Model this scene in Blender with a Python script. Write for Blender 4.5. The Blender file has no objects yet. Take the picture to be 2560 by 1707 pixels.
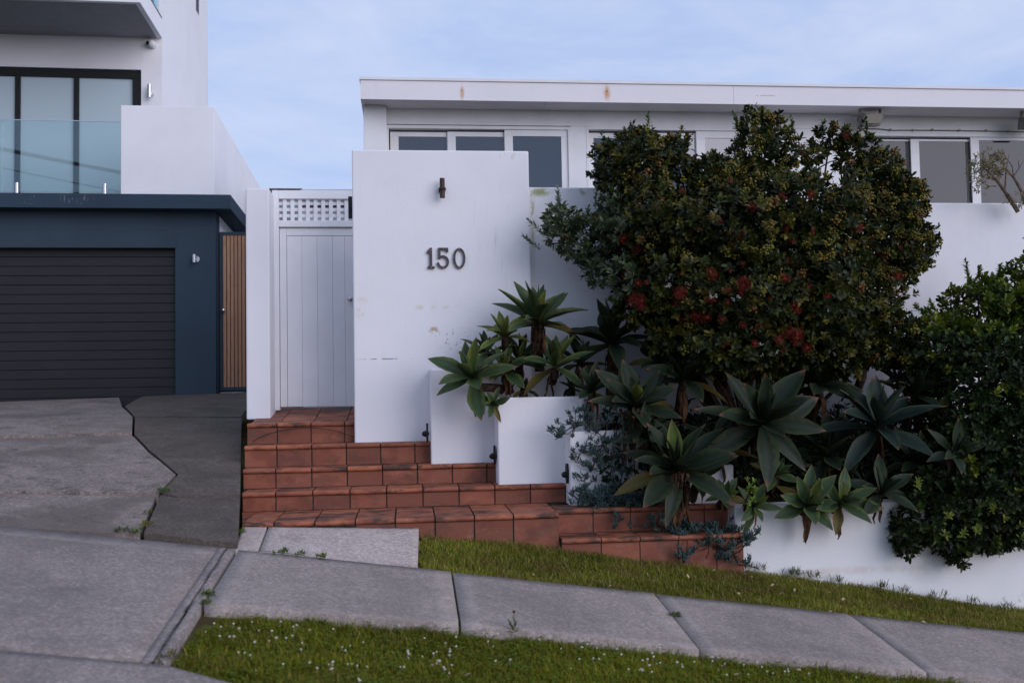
import bpy, math, random
import numpy as np
from mathutils import Vector, Matrix, Quaternion
random.seed(7); rng = np.random.default_rng(11)
SC = bpy.context.scene; COL = SC.collection

# ------------------------------------------------------------------ camera
f = 2450.0; YAW = math.radians(6.15); PITCH = math.atan(121.5/f); ROLL = .018; CZ = 2.0
Fv = Vector((math.sin(YAW)*math.cos(PITCH), math.cos(YAW)*math.cos(PITCH), math.sin(PITCH)))
R0 = Vector((math.cos(YAW), -math.sin(YAW), 0)); U0 = R0.cross(Fv)
Rv = R0*math.cos(ROLL) - U0*math.sin(ROLL); Uv = U0*math.cos(ROLL) + R0*math.sin(ROLL)
CP = Vector((0, 0, CZ))
cam = bpy.data.cameras.new('camera'); co = bpy.data.objects.new('camera', cam); COL.objects.link(co)
cam.sensor_width = 36; cam.lens = 36*f/2560; cam.clip_end = 3000; cam.clip_start = .05
m = Matrix.Identity(4)
for i in range(3):
    m[i][0] = Rv[i]; m[i][1] = Uv[i]; m[i][2] = -Fv[i]; m[i][3] = CP[i]
co.matrix_world = m; SC.camera = co
cam.dof.use_dof = True; cam.dof.focus_distance = 9.2; cam.dof.aperture_fstop = 1.8

# ------------------------------------------------------------------ light
SUN_EL, SUN_AZ = 18.0, 138.0      # azimuth measured clockwise from +Y (north)
w = bpy.data.worlds.new("World"); SC.world = w; w.use_nodes = True
nt = w.node_tree; nt.nodes.clear()
out = nt.nodes.new('ShaderNodeOutputWorld'); bg = nt.nodes.new('ShaderNodeBackground')
sky = nt.nodes.new('ShaderNodeTexSky'); sky.sky_type = 'NISHITA'; sky.sun_disc = False
sky.sun_elevation = math.radians(SUN_EL); sky.sun_rotation = math.radians(SUN_AZ)
sky.air_density = 1.0; sky.dust_density = 0.6; sky.ozone_density = 2.2
tc = nt.nodes.new('ShaderNodeTexCoord'); mp = nt.nodes.new('ShaderNodeMapping')
mp.inputs['Scale'].default_value = (1.0, 1.0, 3.2); mp.inputs['Rotation'].default_value = (0, .12, 0)
n1 = nt.nodes.new('ShaderNodeTexNoise'); n1.inputs['Scale'].default_value = 3.4; n1.inputs['Detail'].default_value = 9; n1.inputs['Roughness'].default_value = .62
n1.inputs['Distortion'].default_value = .35
cr = nt.nodes.new('ShaderNodeValToRGB'); cr.color_ramp.elements[0].position = .34; cr.color_ramp.elements[1].position = .76
cr.color_ramp.elements[0].color = (3.9, 5.1, 8.0, 1); cr.color_ramp.elements[1].color = (6.2, 6.85, 8.8, 1)
mx = nt.nodes.new('ShaderNodeMix'); mx.data_type = 'RGBA'
mx.inputs[0].default_value = .86      # thin high cloud veil over the clear sky
L = nt.links.new
L(tc.outputs['Generated'], mp.inputs['Vector']); L(mp.outputs[0], n1.inputs['Vector']); L(n1.outputs[0], cr.inputs[0])
L(cr.outputs[0], mx.inputs[7]); L(sky.outputs[0], mx.inputs[6]); L(mx.outputs[2], bg.inputs[0])
bg.inputs[1].default_value = .088; L(bg.outputs[0], out.inputs[0])
sun = bpy.data.lights.new('sun', 'SUN'); sun.energy = 1.42; sun.angle = math.radians(50); sun.color = (.97, .91, 1.0)
so = bpy.data.objects.new('sun', sun); COL.objects.link(so)
az, el = math.radians(SUN_AZ), math.radians(SUN_EL)
sd = Vector((math.sin(az)*math.cos(el), math.cos(az)*math.cos(el), math.sin(el)))
so.rotation_euler = (-sd).to_track_quat('-Z', 'Y').to_euler(); so.location = sd*30
SC.view_settings.view_transform = 'Standard'; SC.view_settings.look = 'None'
SC.view_settings.exposure = 0.40; SC.view_settings.gamma = 1.0; SC.view_settings.use_curve_mapping = False
SC.render.engine = 'CYCLES'

# ------------------------------------------------------------------ helpers
def ray(x, y): return Fv + (x-1280)/f*Rv + (853.5-y)/f*Uv
def at(x, y, Y):
    v = ray(x, y); return CP + v*(Y/v.y)
def BUMP(X): return float(np.interp(X, [-1.3, .05, 1.2, 2.7, 4.2, 5.2], [0, .05, .09, .055, 0, -.03]))
def gz(X, Y):
    t = min(max((Y-6.87)/.8, 0), 1)
    Yc = min(Y, 14.0)
    return .01 - .143*max(min(X, 60), -60) + .11*Yc + BUMP(X)*t
def gdrive(X, Y):
    g = .01 - .143*X + .11*6.87
    zb = 2.0 + .02*(X+3)
    t = min(max((Y-6.87)/(13.9-6.87), 0), 1); t = t + .10*math.sin(math.pi*t)
    return g*(1-t) + zb*t if Y > 6.87 else gz(X, Y)
def ong(x, y, g=gz, lo=3, hi=40):
    v = ray(x, y)
    for _ in range(44):
        md = (lo+hi)/2; P = CP + v*(md/v.y)
        if P.z > g(P.x, P.y): lo = md
        else: hi = md
    return P

def setp(o, label=None, cat=None, group=None, kind=None):
    if label: o['label'] = label
    if cat: o['category'] = cat
    if group: o['group'] = group
    if kind: o['kind'] = kind
    return o
def thing(name, loc, label, cat, group=None, rz=0):
    o = bpy.data.objects.new(name, None); COL.objects.link(o); o.location = loc; o.rotation_euler.z = rz
    o.empty_display_size = .1
    return setp(o, label, cat, group)
def link(name, me, parent=None, loc=None, mat=None):
    o = bpy.data.objects.new(name, me); COL.objects.link(o)
    if loc is not None: o.location = loc
    if parent is not None: o.parent = parent
    return o
class MB:
    def __init__(s): s.v = []; s.f = []; s.m = []
    def add(s, vs, fs, mi=0):
        b = len(s.v); s.v += [tuple(q) for q in vs]; s.f += [tuple(i+b for i in q) for q in fs]; s.m += [mi]*len(fs)
    def box(s, x0, x1, y0, y1, z0, z1, mi=0):
        s.hexa([(x0, y0, z0), (x1, y0, z0), (x1, y1, z0), (x0, y1, z0)], [(x0, y0, z1), (x1, y0, z1), (x1, y1, z1), (x0, y1, z1)], mi)
    def hexa(s, lo, hi, mi=0):
        s.add(list(lo)+list(hi), [(3, 2, 1, 0), (4, 5, 6, 7), (0, 1, 5, 4), (1, 2, 6, 5), (2, 3, 7, 6), (3, 0, 4, 7)], mi)
    def prism(s, pts, axis, a, b, mi=0):      # polygon pts (2D) extruded along axis ('x','y','z')
        n = len(pts)
        def P(q, t): return (t, q[0], q[1]) if axis == 'x' else (q[0], t, q[1]) if axis == 'y' else (q[0], q[1], t)
        s.add([P(q, a) for q in pts]+[P(q, b) for q in pts],
              [tuple(range(n)), tuple(range(2*n-1, n-1, -1))]+[(i, i+n, (i+1) % n+n, (i+1) % n) for i in range(n)], mi)
    def tube(s, p, q, r0, r1=None, n=12, cap=True, mi=0):
        r1 = r0 if r1 is None else r1; p = Vector(p); q = Vector(q); d = (q-p).normalized()
        a = d.orthogonal().normalized(); b = d.cross(a)
        vs = [p+(a*math.cos(t)+b*math.sin(t))*r0 for t in [2*math.pi*i/n for i in range(n)]]
        vs += [q+(a*math.cos(t)+b*math.sin(t))*r1 for t in [2*math.pi*i/n for i in range(n)]]
        fs = [(i, (i+1) % n, (i+1) % n+n, i+n) for i in range(n)]
        if cap: fs += [tuple(range(n-1, -1, -1)), tuple(range(n, 2*n))]
        s.add(vs, fs, mi)
    def path(s, pts, rad, n=6, mi=0):
        pts = [Vector(q) for q in pts]; k = len(pts); b = len(s.v); prev = None
        for i, q in enumerate(pts):
            d = (pts[min(i+1, k-1)]-pts[max(i-1, 0)]).normalized()
            a = d.orthogonal() if prev is None else prev - d*prev.dot(d)
            a.normalize(); prev = a; c = d.cross(a); r = rad[i] if hasattr(rad, '__len__') else rad
            s.v += [tuple(q+(a*math.cos(2*math.pi*j/n)+c*math.sin(2*math.pi*j/n))*r) for j in range(n)]
        for i in range(k-1):
            for j in range(n):
                s.f.append((b+i*n+j, b+i*n+(j+1) % n, b+(i+1)*n+(j+1) % n, b+(i+1)*n+j)); s.m.append(mi)
        s.f += [tuple(b+j for j in range(n-1, -1, -1)), tuple(b+(k-1)*n+j for j in range(n))]; s.m += [mi, mi]
    def ball(s, c, r, sc=(1, 1, 1), n=10, mi=0):
        k = n//2; vs = []
        for i in range(k+1):
            th = math.pi*i/k
            for j in range(n):
                ph = 2*math.pi*j/n
                vs.append((c[0]+r*sc[0]*math.sin(th)*math.cos(ph), c[1]+r*sc[1]*math.sin(th)*math.sin(ph), c[2]+r*sc[2]*math.cos(th)))
        s.add(vs, [(i*n+j, (i+1)*n+j, (i+1)*n+(j+1) % n, i*n+(j+1) % n) for i in range(k) for j in range(n)], mi)
    def mesh(s, name, mats, smooth=False):
        me = bpy.data.meshes.new(name); me.from_pydata(s.v, [], s.f); mats = mats if isinstance(mats, (list, tuple)) else [mats]
        for q in mats: me.materials.append(q)
        if len(mats) > 1: me.polygons.foreach_set('material_index', s.m)
        if smooth: me.polygons.foreach_set('use_smooth', [True]*len(me.polygons))
        me.validate(); me.update(); return me
    def obj(s, name, mats, parent=None, smooth=False, bevel=0, origin=None, loc=None):
        if origin is not None:
            o0 = Vector(origin); s.v = [tuple(Vector(q)-o0) for q in s.v]
        o = link(name, s.mesh(name, mats, smooth), parent, origin if loc is None else loc)
        if bevel:
            bm = o.modifiers.new('bevel', 'BEVEL'); bm.width = bevel; bm.segments = 2; bm.limit_method = 'ANGLE'
        return o
def np_mesh(name, V, Fq, mats, tint=None, smooth=False, mi=None):
    me = bpy.data.meshes.new(name); k = Fq.shape[1]
    me.vertices.add(len(V)); me.vertices.foreach_set('co', V.astype(np.float32).ravel())
    me.loops.add(Fq.size); me.loops.foreach_set('vertex_index', Fq.astype(np.int32).ravel())
    me.polygons.add(len(Fq)); me.polygons.foreach_set('loop_start', np.arange(0, Fq.size, k, dtype=np.int32))
    me.polygons.foreach_set('loop_total', np.full(len(Fq), k, dtype=np.int32))
    for q in (mats if isinstance(mats, (list, tuple)) else [mats]): me.materials.append(q)
    if mi is not None: me.polygons.foreach_set('material_index', mi.astype(np.int32))
    me.update(calc_edges=True)
    if tint is not None:
        c = me.color_attributes.new('tint', 'FLOAT_COLOR', 'POINT')
        T = np.ones((len(V), 4), np.float32); T[:, :3] = tint; c.data.foreach_set('color', T.ravel())
    if smooth: me.polygons.foreach_set('use_smooth', np.ones(len(Fq), bool))
    return me

# ------------------------------------------------------------------ materials
class M:
    def __init__(s, name, rough=.8, spec=.3, metal=0.0):
        s.m = bpy.data.materials.new(name); s.m.use_nodes = True; s.t = s.m.node_tree
        s.b = s.t.nodes['Principled BSDF']; s.b.inputs['Roughness'].default_value = rough
        s.b.inputs['Metallic'].default_value = metal; s.b.inputs['Specular IOR Level'].default_value = spec
        s.pos = None
    def n(s, k): return s.t.nodes.new(k)
    def l(s, a, b): s.t.links.new(a, b)
    def P(s, obj=False):
        g = s.n('ShaderNodeNewGeometry'); return g.outputs['Position']
    def O(s): return s.n('ShaderNodeTexCoord').outputs['Object']
    def noise(s, scale, detail=4, rough=.55, vec=None, stretch=None, dist=0):
        q = s.n('ShaderNodeTexNoise'); q.inputs['Scale'].default_value = scale; q.inputs['Detail'].default_value = detail
        q.inputs['Roughness'].default_value = rough; q.inputs['Distortion'].default_value = dist
        v = vec or s.P()
        if stretch:
            mpn = s.n('ShaderNodeMapping'); mpn.inputs['Scale'].default_value = stretch; s.l(v, mpn.inputs[0]); v = mpn.outputs[0]
        s.l(v, q.inputs['Vector']); return q.outputs[0]
    def ramp(s, x, a, b, lo=0.0, hi=1.0):
        q = s.n('ShaderNodeMapRange'); q.interpolation_type = 'SMOOTHSTEP'
        q.inputs[1].default_value = a; q.inputs[2].default_value = b; q.inputs[3].default_value = lo; q.inputs[4].default_value = hi
        s.l(x, q.inputs[0]); return q.outputs[0]
    def mul(s, a, b, op='MULTIPLY'):
        q = s.n('ShaderNodeMath'); q.operation = op
        for i, v in enumerate((a, b)):
            if isinstance(v, (int, float)): q.inputs[i].default_value = v
            else: s.l(v, q.inputs[i])
        return q.outputs[0]
    def mix(s, fac, a, b, mode='MIX'):
        q = s.n('ShaderNodeMix'); q.data_type = 'RGBA'; q.blend_type = mode
        for i, v in ((0, fac), (6, a), (7, b)):
            if isinstance(v, (int, float)): q.inputs[i].default_value = v
            elif isinstance(v, tuple): q.inputs[i].default_value = (*v, 1)
            else: s.l(v, q.inputs[i])
        return q.outputs[2]
    def spot(s, c, r, scale=14, thr=(.5, .62), stretch=None, soft=(.15, 1)):
        sub = s.n('ShaderNodeVectorMath'); sub.operation = 'SUBTRACT'; s.l(s.P(), sub.inputs[0]); sub.inputs[1].default_value = c
        dv = s.n('ShaderNodeVectorMath'); dv.operation = 'DIVIDE'; s.l(sub.outputs[0], dv.inputs[0]); dv.inputs[1].default_value = r
        ln = s.n('ShaderNodeVectorMath'); ln.operation = 'LENGTH'; s.l(dv.outputs[0], ln.inputs[0])
        k = s.ramp(ln.outputs['Value'], soft[0], soft[1], 1, 0)
        return s.mul(k, s.ramp(s.noise(scale, 5, .6, stretch=stretch), *thr))
    def bump(s, h, st=.3, d=.01):
        q = s.n('ShaderNodeBump'); q.inputs['Strength'].default_value = st; q.inputs['Distance'].default_value = d
        s.l(h, q.inputs['Height']); s.l(q.outputs[0], s.b.inputs['Normal'])
    def col(s, c):
        if isinstance(c, tuple): s.b.inputs['Base Color'].default_value = (*c, 1)
        else: s.l(c, s.b.inputs['Base Color'])
        return s
def simple(name, c, rough=.6, spec=.3, metal=0, var=.12, scale=9):
    q = M(name, rough, spec, metal)
    d = tuple(v*(1-var*2) for v in c)
    q.col(q.mix(q.ramp(q.noise(scale), .3, .7), c, d)); return q.m
def stucco(name, c=(.80, .79, .805), spots=(), bumpst=.10, dirt=.06, base_dirt=None, streaks=.10):
    q = M(name, .88, .2)
    k = q.mix(q.ramp(q.noise(1.3, 6, .6), .35, .75), c, tuple(v*(1-dirt) for v in c))
    k = q.mix(q.mul(q.ramp(q.noise(3.5, 6, .6, stretch=(6, 6, .5)), .55, .8), streaks), k, (.50, .50, .44))
    for (cc, r, scale, thr, colr, stt) in spots:
        k = q.mix(q.spot(cc, r, scale, thr, stt), k, colr)
    q.col(k)
    h = q.mul(q.noise(34, 5, .6), q.mul(q.noise(3.5, 3), 2.2), 'ADD'); q.bump(h, bumpst, .012); return q.m
WHITE = stucco('white_render')
GATEP = simple('bright_white_gate_paint', (.87, .86, .87), .5, .3, var=.03, scale=3)
PAINT = simple('white_paint_timber', (.78, .775, .77), .55, .3, var=.04, scale=3)
def tile_mat(name, dirt, ca, cb):
    q = M(name, .62, .3)
    oi = q.n('ShaderNodeObjectInfo'); rnd = oi.outputs['Random']
    k = q.mix(q.ramp(rnd, .1, .9), ca, cb)
    nv = q.n('ShaderNodeVectorMath'); nv.operation = 'ADD'; q.l(q.P(), nv.inputs[0])
    cx = q.n('ShaderNodeCombineXYZ'); q.l(q.mul(rnd, 40), cx.inputs[0]); q.l(q.mul(rnd, 23), cx.inputs[1]); q.l(cx.outputs[0], nv.inputs[1])
    v = nv.outputs[0]
    k = q.mix(q.ramp(q.noise(5.5, 5, .6, v, (1, 1, 1.6)), .42, .64), k, (.20, .060, .036))
    k = q.mix(q.mul(q.ramp(q.noise(8, 6, .7, v, (.7, 1, 1)), .55, .78), .42), k, (.44, .27, .20))
    k = q.mix(q.mul(q.ramp(q.noise(4.6, 7, .7, v, (.5, 1, 1)), .50, .60), dirt), k, (.045, .032, .024))
    k = q.mix(q.mul(q.ramp(q.noise(60, 3), .6, .75), .25), k, (.12, .05, .03))
    q.col(k); q.bump(q.noise(45, 4), .2, .004); return q.m
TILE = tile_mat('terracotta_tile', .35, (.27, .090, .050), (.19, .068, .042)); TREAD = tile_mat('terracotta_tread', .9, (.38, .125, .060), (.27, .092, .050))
GROUT = simple('cement_grout', (.085, .085, .070), .95, .1, var=.25, scale=20)
def concrete(name, a, b, c, sc=1.0, margin=None, streak=.3, dark=(.06, .055, .05), dk=.5, big=0.0):
    q = M(name, .9, .2)
    k = q.mix(q.ramp(q.noise(1.7*sc, 7, .65), .33, .68), a, b)
    k = q.mix(q.mul(q.ramp(q.noise(5*sc, 8, .75), .5, .7), .6), k, c)
    k = q.mix(q.mul(q.ramp(q.noise(2.6*sc, 8, .72, dist=.6), .53, .66), dk), k, dark)
    k = q.mix(q.mul(q.ramp(q.noise(34, 6, .85), .47, .54), .50), k, tuple(v*.45 for v in a))
    k = q.mix(q.mul(q.ramp(q.noise(7, 8, .85), .46, .58), .42), k, tuple(v*.62 for v in a))
    k = q.mix(q.mul(q.ramp(q.noise(41, 6, .85), .52, .58), .45), k, tuple(min(1, v*1.6) for v in a))
    if big:      # worn dark and pale areas of a couple of metres
        k = q.mix(q.mul(q.ramp(q.noise(.85, 6, .7, dist=.8), .47, .62), big), k, tuple(v*.42 for v in a))
    if margin:
        at_ = q.n('ShaderNodeAttribute'); at_.attribute_name = 'tint'
        mk = q.mul(at_.outputs['Fac'], q.ramp(q.noise(9, 4), .25, .6))
        k = q.mix(q.mul(mk, .30), k, margin)
    q.col(k); q.bump(q.noise(110, 5, .7), .35, .004); return q.m
PATH = concrete('footpath_concrete', (.345, .29, .255), (.265, .222, .20), (.39, .335, .30), margin=(.42, .37, .335), dk=.2, big=.34)
CROSS = concrete('crossover_concrete', (.30, .255, .232), (.205, .175, .162), (.345, .30, .275), margin=(.38, .33, .30), dk=.25, big=.4)
OLD = concrete('old_driveway_concrete', (.27, .222, .195), (.16, .132, .115), (.37, .32, .29), sc=1.9, dk=.85, big=.7)
OLDB = concrete('mossy_driveway_concrete', (.125, .103, .086), (.080, .066, .055), (.19, .165, .145), sc=1.2, dk=.35, dark=(.035, .032, .027), big=.35)
APRON = concrete('apron_concrete', (.50, .42, .38), (.40, .34, .31), (.56, .49, .45), sc=1.2, dk=.5, dark=(.17, .13, .09))
BLUE = stucco('blue_render', (.041, .062, .084), bumpst=.05, dirt=.12, streaks=0.0)
GARAGE = simple('charcoal_garage_steel', (.019, .018, .019), .5, .4, var=.10, scale=2)
BLACK = simple('black_metal', (.012, .012, .011), .5, .3)
STEEL = simple('brushed_steel', (.62, .60, .62), .28, .5, 1.0, var=.03)
BRONZE = simple('rusty_brown_metal', (.075, .045, .040), .6, .35, .2, var=.25, scale=30)
NUM = simple('dark_number_metal', (.10, .075, .075), .5, .4, .3, var=.25, scale=40)
SOIL = simple('dark_soil', (.035, .026, .018), .95, .1, var=.3, scale=12)
SOFFIT = simple('pinkish_soffit_board', (.80, .75, .75), .8, .2, var=.05, scale=2)
LAMPG = simple('weathered_grey_fitting', (.34, .32, .27), .7, .3, var=.25, scale=18)
def glassy(name, c, rough=.03, ior=1.9):
    q = M(name, rough, .5); q.b.inputs['IOR'].default_value = ior; q.col(c); return q.m
PANE = glassy('dark_window_glass', (.028, .042, .062), .02, 1.85)
PANE2 = glassy('grey_window_glass', (.018, .021, .030), .02, 1.42)
FROST = glassy('blind_behind_glass', (.44, .53, .56), .08, 1.5)
def balustrade_glass():
    q = M('clear_green_glass', .0); q.b.inputs['Base Color'].default_value = (.62, .84, .86, 1)
    t = q.n('ShaderNodeBsdfTransparent'); t.inputs[0].default_value = (.88, .94, .93, 1)
    g = q.n('ShaderNodeBsdfGlossy'); g.inputs['Roughness'].default_value = .01; g.inputs[0].default_value = (.8, .95, 1, 1)
    fr = q.n('ShaderNodeFresnel'); fr.inputs[0].default_value = 1.75
    ms = q.n('ShaderNodeMixShader'); q.l(fr.outputs[0], ms.inputs[0]); q.l(t.outputs[0], ms.inputs[1]); q.l(g.outputs[0], ms.inputs[2])
    q.l(ms.outputs[0], q.t.nodes['Material Output'].inputs[0]); return q.m
BGLASS = balustrade_glass()
def timber():
    q = M('oiled_timber', .5, .35); oi = q.n('ShaderNodeObjectInfo')
    k = q.mix(oi.outputs['Random'], (.50, .28, .16), (.36, .18, .10))
    k = q.mix(q.ramp(q.noise(9, 6, .7, stretch=(9, 9, .6)), .4, .7), k, (.30, .14, .08))
    k = q.mix(q.mul(q.ramp(q.noise(1.4, 3), .5, .7), .4), k, (.48, .30, .18)); q.col(k); return q.m
TIMBER = timber()
def leafmat(name, attr=True, base=(.05, .09, .03), rough=.5, spec=.4, trans=.0, edge=None, streak=False):
    q = M(name, rough, spec)
    if attr:
        a_ = q.n('ShaderNodeAttribute'); a_.attribute_name = 'tint'; k = a_.outputs['Color']
    else: k = q.mix(0.0, base, base)
    if streak: k = q.mix(q.mul(q.ramp(q.noise(6, 5, .6), .35, .75), .35), k, tuple(v*.55 for v in base))
    q.col(k)
    if trans:
        tr = q.n('ShaderNodeBsdfTranslucent'); q.l(k, tr.inputs[0]); ms = q.n('ShaderNodeMixShader'); ms.inputs[0].default_value = trans
        q.l(q.b.outputs[0], ms.inputs[1]); q.l(tr.outputs[0], ms.inputs[2]); q.l(ms.outputs[0], q.t.nodes['Material Output'].inputs[0])
    return q.m
AGAVE = leafmat('agave_leaf', True, (.03, .05, .03), .55, .22, .06, streak=True)
DEADL = simple('dry_leaf', (.17, .085, .045), .85, .15, var=.35, scale=14)
SKIRT = simple('dark_dry_fibre', (.085, .050, .032), .9, .1, var=.4, scale=22)
PALE = simple('pale_fallen_leaf', (.50, .36, .22), .8, .2, var=.2, scale=30)
LEAF = leafmat('bush_leaf', True, rough=.5, spec=.22, trans=.18)
BUD = leafmat('flower_bud', True, rough=.7, spec=.2)
GRASSM = leafmat('grass_blade', True, rough=.75, spec=.15, trans=.25)
SUCC = leafmat('blue_succulent', True, rough=.6, spec=.3)
BARK = simple('brown_bark', (.075, .050, .036), .95, .1, var=.35, scale=25)
TWIG = simple('grey_brown_twig', (.17, .125, .095), .9, .1, var=.3, scale=25)
REDF = simple('red_stamen', (.19, .026, .017), .7, .2, var=.15)
WHITEF = simple('white_petal', (.66, .63, .50), .8, .2, var=.1)

# ------------------------------------------------------------------ ground
def sheet(name, xs, ys, g, mat, label=None, off=0.0):
    V = np.array([(x, y, g(x, y)+off) for y in ys for x in xs]); n = len(xs)
    Fq = np.array([(j*n+i, j*n+i+1, (j+1)*n+i+1, (j+1)*n+i) for j in range(len(ys)-1) for i in range(n-1)])
    o = link(name, np_mesh(name, V, Fq, mat, smooth=True)); setp(o, kind='structure')
    return o
xs = sorted(set([-900, -300, -100, -60, -30, -15, 10, 15, 30, 60, 100, 300, 900]+list(np.linspace(-8, 8, 33))))
ys = sorted(set([-900, -300, -100, -40, -12, 16, 20, 60, 150, 400, 900]+[2.4, 6.87]+list(np.linspace(2.6, 14, 39))))
def gground(X, Y):
    z = gz(X, Y)
    if X < -1.0 and Y > 6.8: z = min(gdrive(X, Y), gz(X, Y))-.22
    elif Y > 7.72: z -= .45
    if Y < 2.5: z = .01-.143*max(min(X, 60), -60)+.11*2.6 + .02*(max(Y, -6)-2.5) - .45
    return z
def grass_soil():
    q = M('grass_soil', .95, .1)
    q.col(q.mix(q.ramp(q.noise(6, 6), .35, .7), (.085, .085, .022), (.060, .042, .022))); return q.m
EARTH = grass_soil()
sheet('ground', xs, ys, gground, EARTH, off=-.03)
ROADM = simple('asphalt', (.05, .05, .052), .9, .2, var=.15, scale=30)
mb = MB()
for x0, x1 in zip(range(-60, 60, 6), range(-54, 66, 6)):
    zz = [(-.143*x+.01+.11*2.6-.45+.03) for x in (x0, x1)]
    mb.add([(x0, -6, zz[0]-.17), (x1, -6, zz[1]-.17), (x1, 2.3, zz[1]), (x0, 2.3, zz[0])], [(0, 1, 2, 3)])
setp(mb.obj('road', ROADM), kind='structure')
mb = MB()
for x0, x1 in zip(range(-60, 60, 6), range(-54, 66, 6)):
    lo = []; hi = []
    for (x, y) in ((x0, 2.302), (x1, 2.302), (x1, 2.5), (x0, 2.5)):
        z = -.143*x+.01+.11*2.6; lo.append((x, y, z-.6)); hi.append((x, y, z+.01))
    mb.hexa(lo, hi)
setp(mb.obj('kerb', PATH), kind='structure')

def _u(): pass
def slab(parent, quad, g, mat, name='slab', top=.03, margins=(1, 1, 1, 1), mw=.10, nx=14, ny=9, thick=.10, jit=0.0):
    """quad: four (x,y) corners in order near-left, near-right, far-right, far-left. Edge band raised in tint."""
    a, b, c, d = [Vector(q) for q in quad]
    Lx = (b-a).length; Ly = (d-a).length
    def params(L, n, m0, m1):
        s_ = [0, mw/L, (mw+.03)/L]+list(np.linspace((mw+.03)/L, 1-(mw+.03)/L, n)[1:-1])+[1-(mw+.03)/L, 1-mw/L, 1]
        return s_
    us = params(Lx, nx, 0, 0); vs = params(Ly, ny, 0, 0); V = []; T = []
    for v in vs:
        for u in us:
            p = (a*(1-u)+b*u)*(1-v)+(d*(1-u)+c*u)*v
            e = 0
            if margins[0] and v <= mw/Ly+1e-6: e = 1
            if margins[2] and v >= 1-mw/Ly-1e-6: e = 1
            if margins[3] and u <= mw/Lx+1e-6: e = 1
            if margins[1] and u >= 1-mw/Lx-1e-6: e = 1
            z = g(p.x, p.y)+top
            V.append((p.x+random.uniform(-jit, jit)*(v in (0, 1)), p.y+random.uniform(-jit, jit)*(v in (0, 1)), z)); T.append(e)
    n = len(us); k = len(vs); Fq = [(j*n+i, j*n+i+1, (j+1)*n+i+1, (j+1)*n+i) for j in range(k-1) for i in range(n-1)]
    ring = [i for i in range(n)]+[j*n+n-1 for j in range(1, k)]+[(k-1)*n+i for i in range(n-2, -1, -1)]+[j*n for j in range(k-2, 0, -1)]
    base = len(V)
    for i in ring: V.append((V[i][0], V[i][1], V[i][2]-thick)); T.append(0)
    r_ = len(ring)
    Fq += [(ring[i], base+i, base+(i+1) % r_, ring[(i+1) % r_]) for i in range(r_)]
    V = np.array(V); T = np.array(T, float)[:, None].repeat(3, 1)
    ctr = V.mean(0); o = link(name, np_mesh(name, V-ctr, np.array(Fq), mat, T, smooth=False), parent, ctr)
    return o
fp = thing('footpath', (0, 0, 0), None, None); setp(fp, kind='structure')
YF, YN = 6.87, 5.80; gp = .008
JX = [-1.15, .292, 1.722, 3.15, 4.58, 6.0, 7.44]
for i in range(len(JX)-1):
    x0, x1 = JX[i]+gp, JX[i+1]-gp
    yn0 = 5.70 if i == 0 else YN
    slab(fp, [(x0, yn0), (x1, YN), (x1, YF), (x0, YF-.02)], gz, PATH, jit=.004, margins=(0, 1, 0, 1))
# dark joint filler under the gaps
# crossover of the driveway (left)
cw = thing('driveway_crossover', (0, 0, 0), None, None); setp(cw, kind='structure')
slab(cw, [(-1.265, 4.862), (-1.155, 4.865), (-1.170, 6.86), (-1.278, 6.857)], gz, CROSS, margins=(0, 0, 0, 0), mw=.03, nx=4, ny=14)
slab(cw, [(-5.2, 4.80), (-1.2685, 4.862), (-1.2815, 6.857), (-5.2, 6.72)], gz, CROSS, margins=(0, 0, 1, 0), mw=.16, nx=24, ny=14)
slab(cw, [(-5.2, 3.0), (.9, 4.02), (-1.15, 4.84), (-5.2, 4.77)], gz, CROSS, margins=(0, 0, 0, 0), nx=24, ny=14)
slab(cw, [(-8.6, 3.0), (-5.23, 3.0), (-5.23, 6.72), (-8.6, 6.6)], gz, CROSS, margins=(0, 0, 1, 0), nx=14, ny=14)

dw = thing('driveway', (0, 0, 0), None, None); setp(dw, kind='structure')
def dpoly(pix, mat, name='slab', extra=None, off=.02, back=None):
    """irregular slab on the driveway; polygon given by ground points, tessellated finely."""
    import bmesh
    pts = [q if len(q) == 3 else None for q in pix]
    pts = [Vector(q) for q in pix]
    bm = bmesh.new(); vs = [bm.verts.new((q.x, q.y, 0)) for q in pts]; fc = bm.faces.new(vs)
    if fc.normal.z < 0: fc.normal_flip()
    xs_ = [q.x for q in pts]; ys_ = [q.y for q in pts]
    for ax, lo, hi in (((1, 0, 0), min(xs_), max(xs_)), ((0, 1, 0), min(ys_), max(ys_))):
        t = lo+.3
        while t < hi-.05:
            bmesh.ops.bisect_plane(bm, geom=bm.verts[:]+bm.edges[:]+bm.faces[:], plane_co=(t, t, 0), plane_no=ax); t += .3
    for v in bm.verts: v.co.z = gdrive(v.co.x, v.co.y)+off
    ext = bmesh.ops.extrude_face_region(bm, geom=bm.faces[:])
    for v in [g_ for g_ in ext['geom'] if isinstance(g_, bmesh.types.BMVert)]: v.co.z -= .09
    bmesh.ops.recalc_face_normals(bm, faces=bm.faces[:])
    c = Vector((sum(xs_)/len(xs_), sum(ys_)/len(ys_), gdrive(sum(xs_)/len(xs_), sum(ys_)/len(ys_))))
    bmesh.ops.translate(bm, verts=bm.verts[:], vec=-c)
    me = bpy.data.meshes.new(name); bm.to_mesh(me); bm.free(); me.materials.append(mat)
    return link(name, me, dw, c)
D = lambda x, y: ong(x, y, gdrive)
def shr(pts, k=.007):
    c = Vector((sum(p.x for p in pts)/len(pts), sum(p.y for p in pts)/len(pts), 0)); o = []
    for p in pts:
        d_ = Vector((p.x-c.x, p.y-c.y, 0)); o.append(Vector((p.x, p.y, 0))-d_.normalized()*k)
    return o
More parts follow.
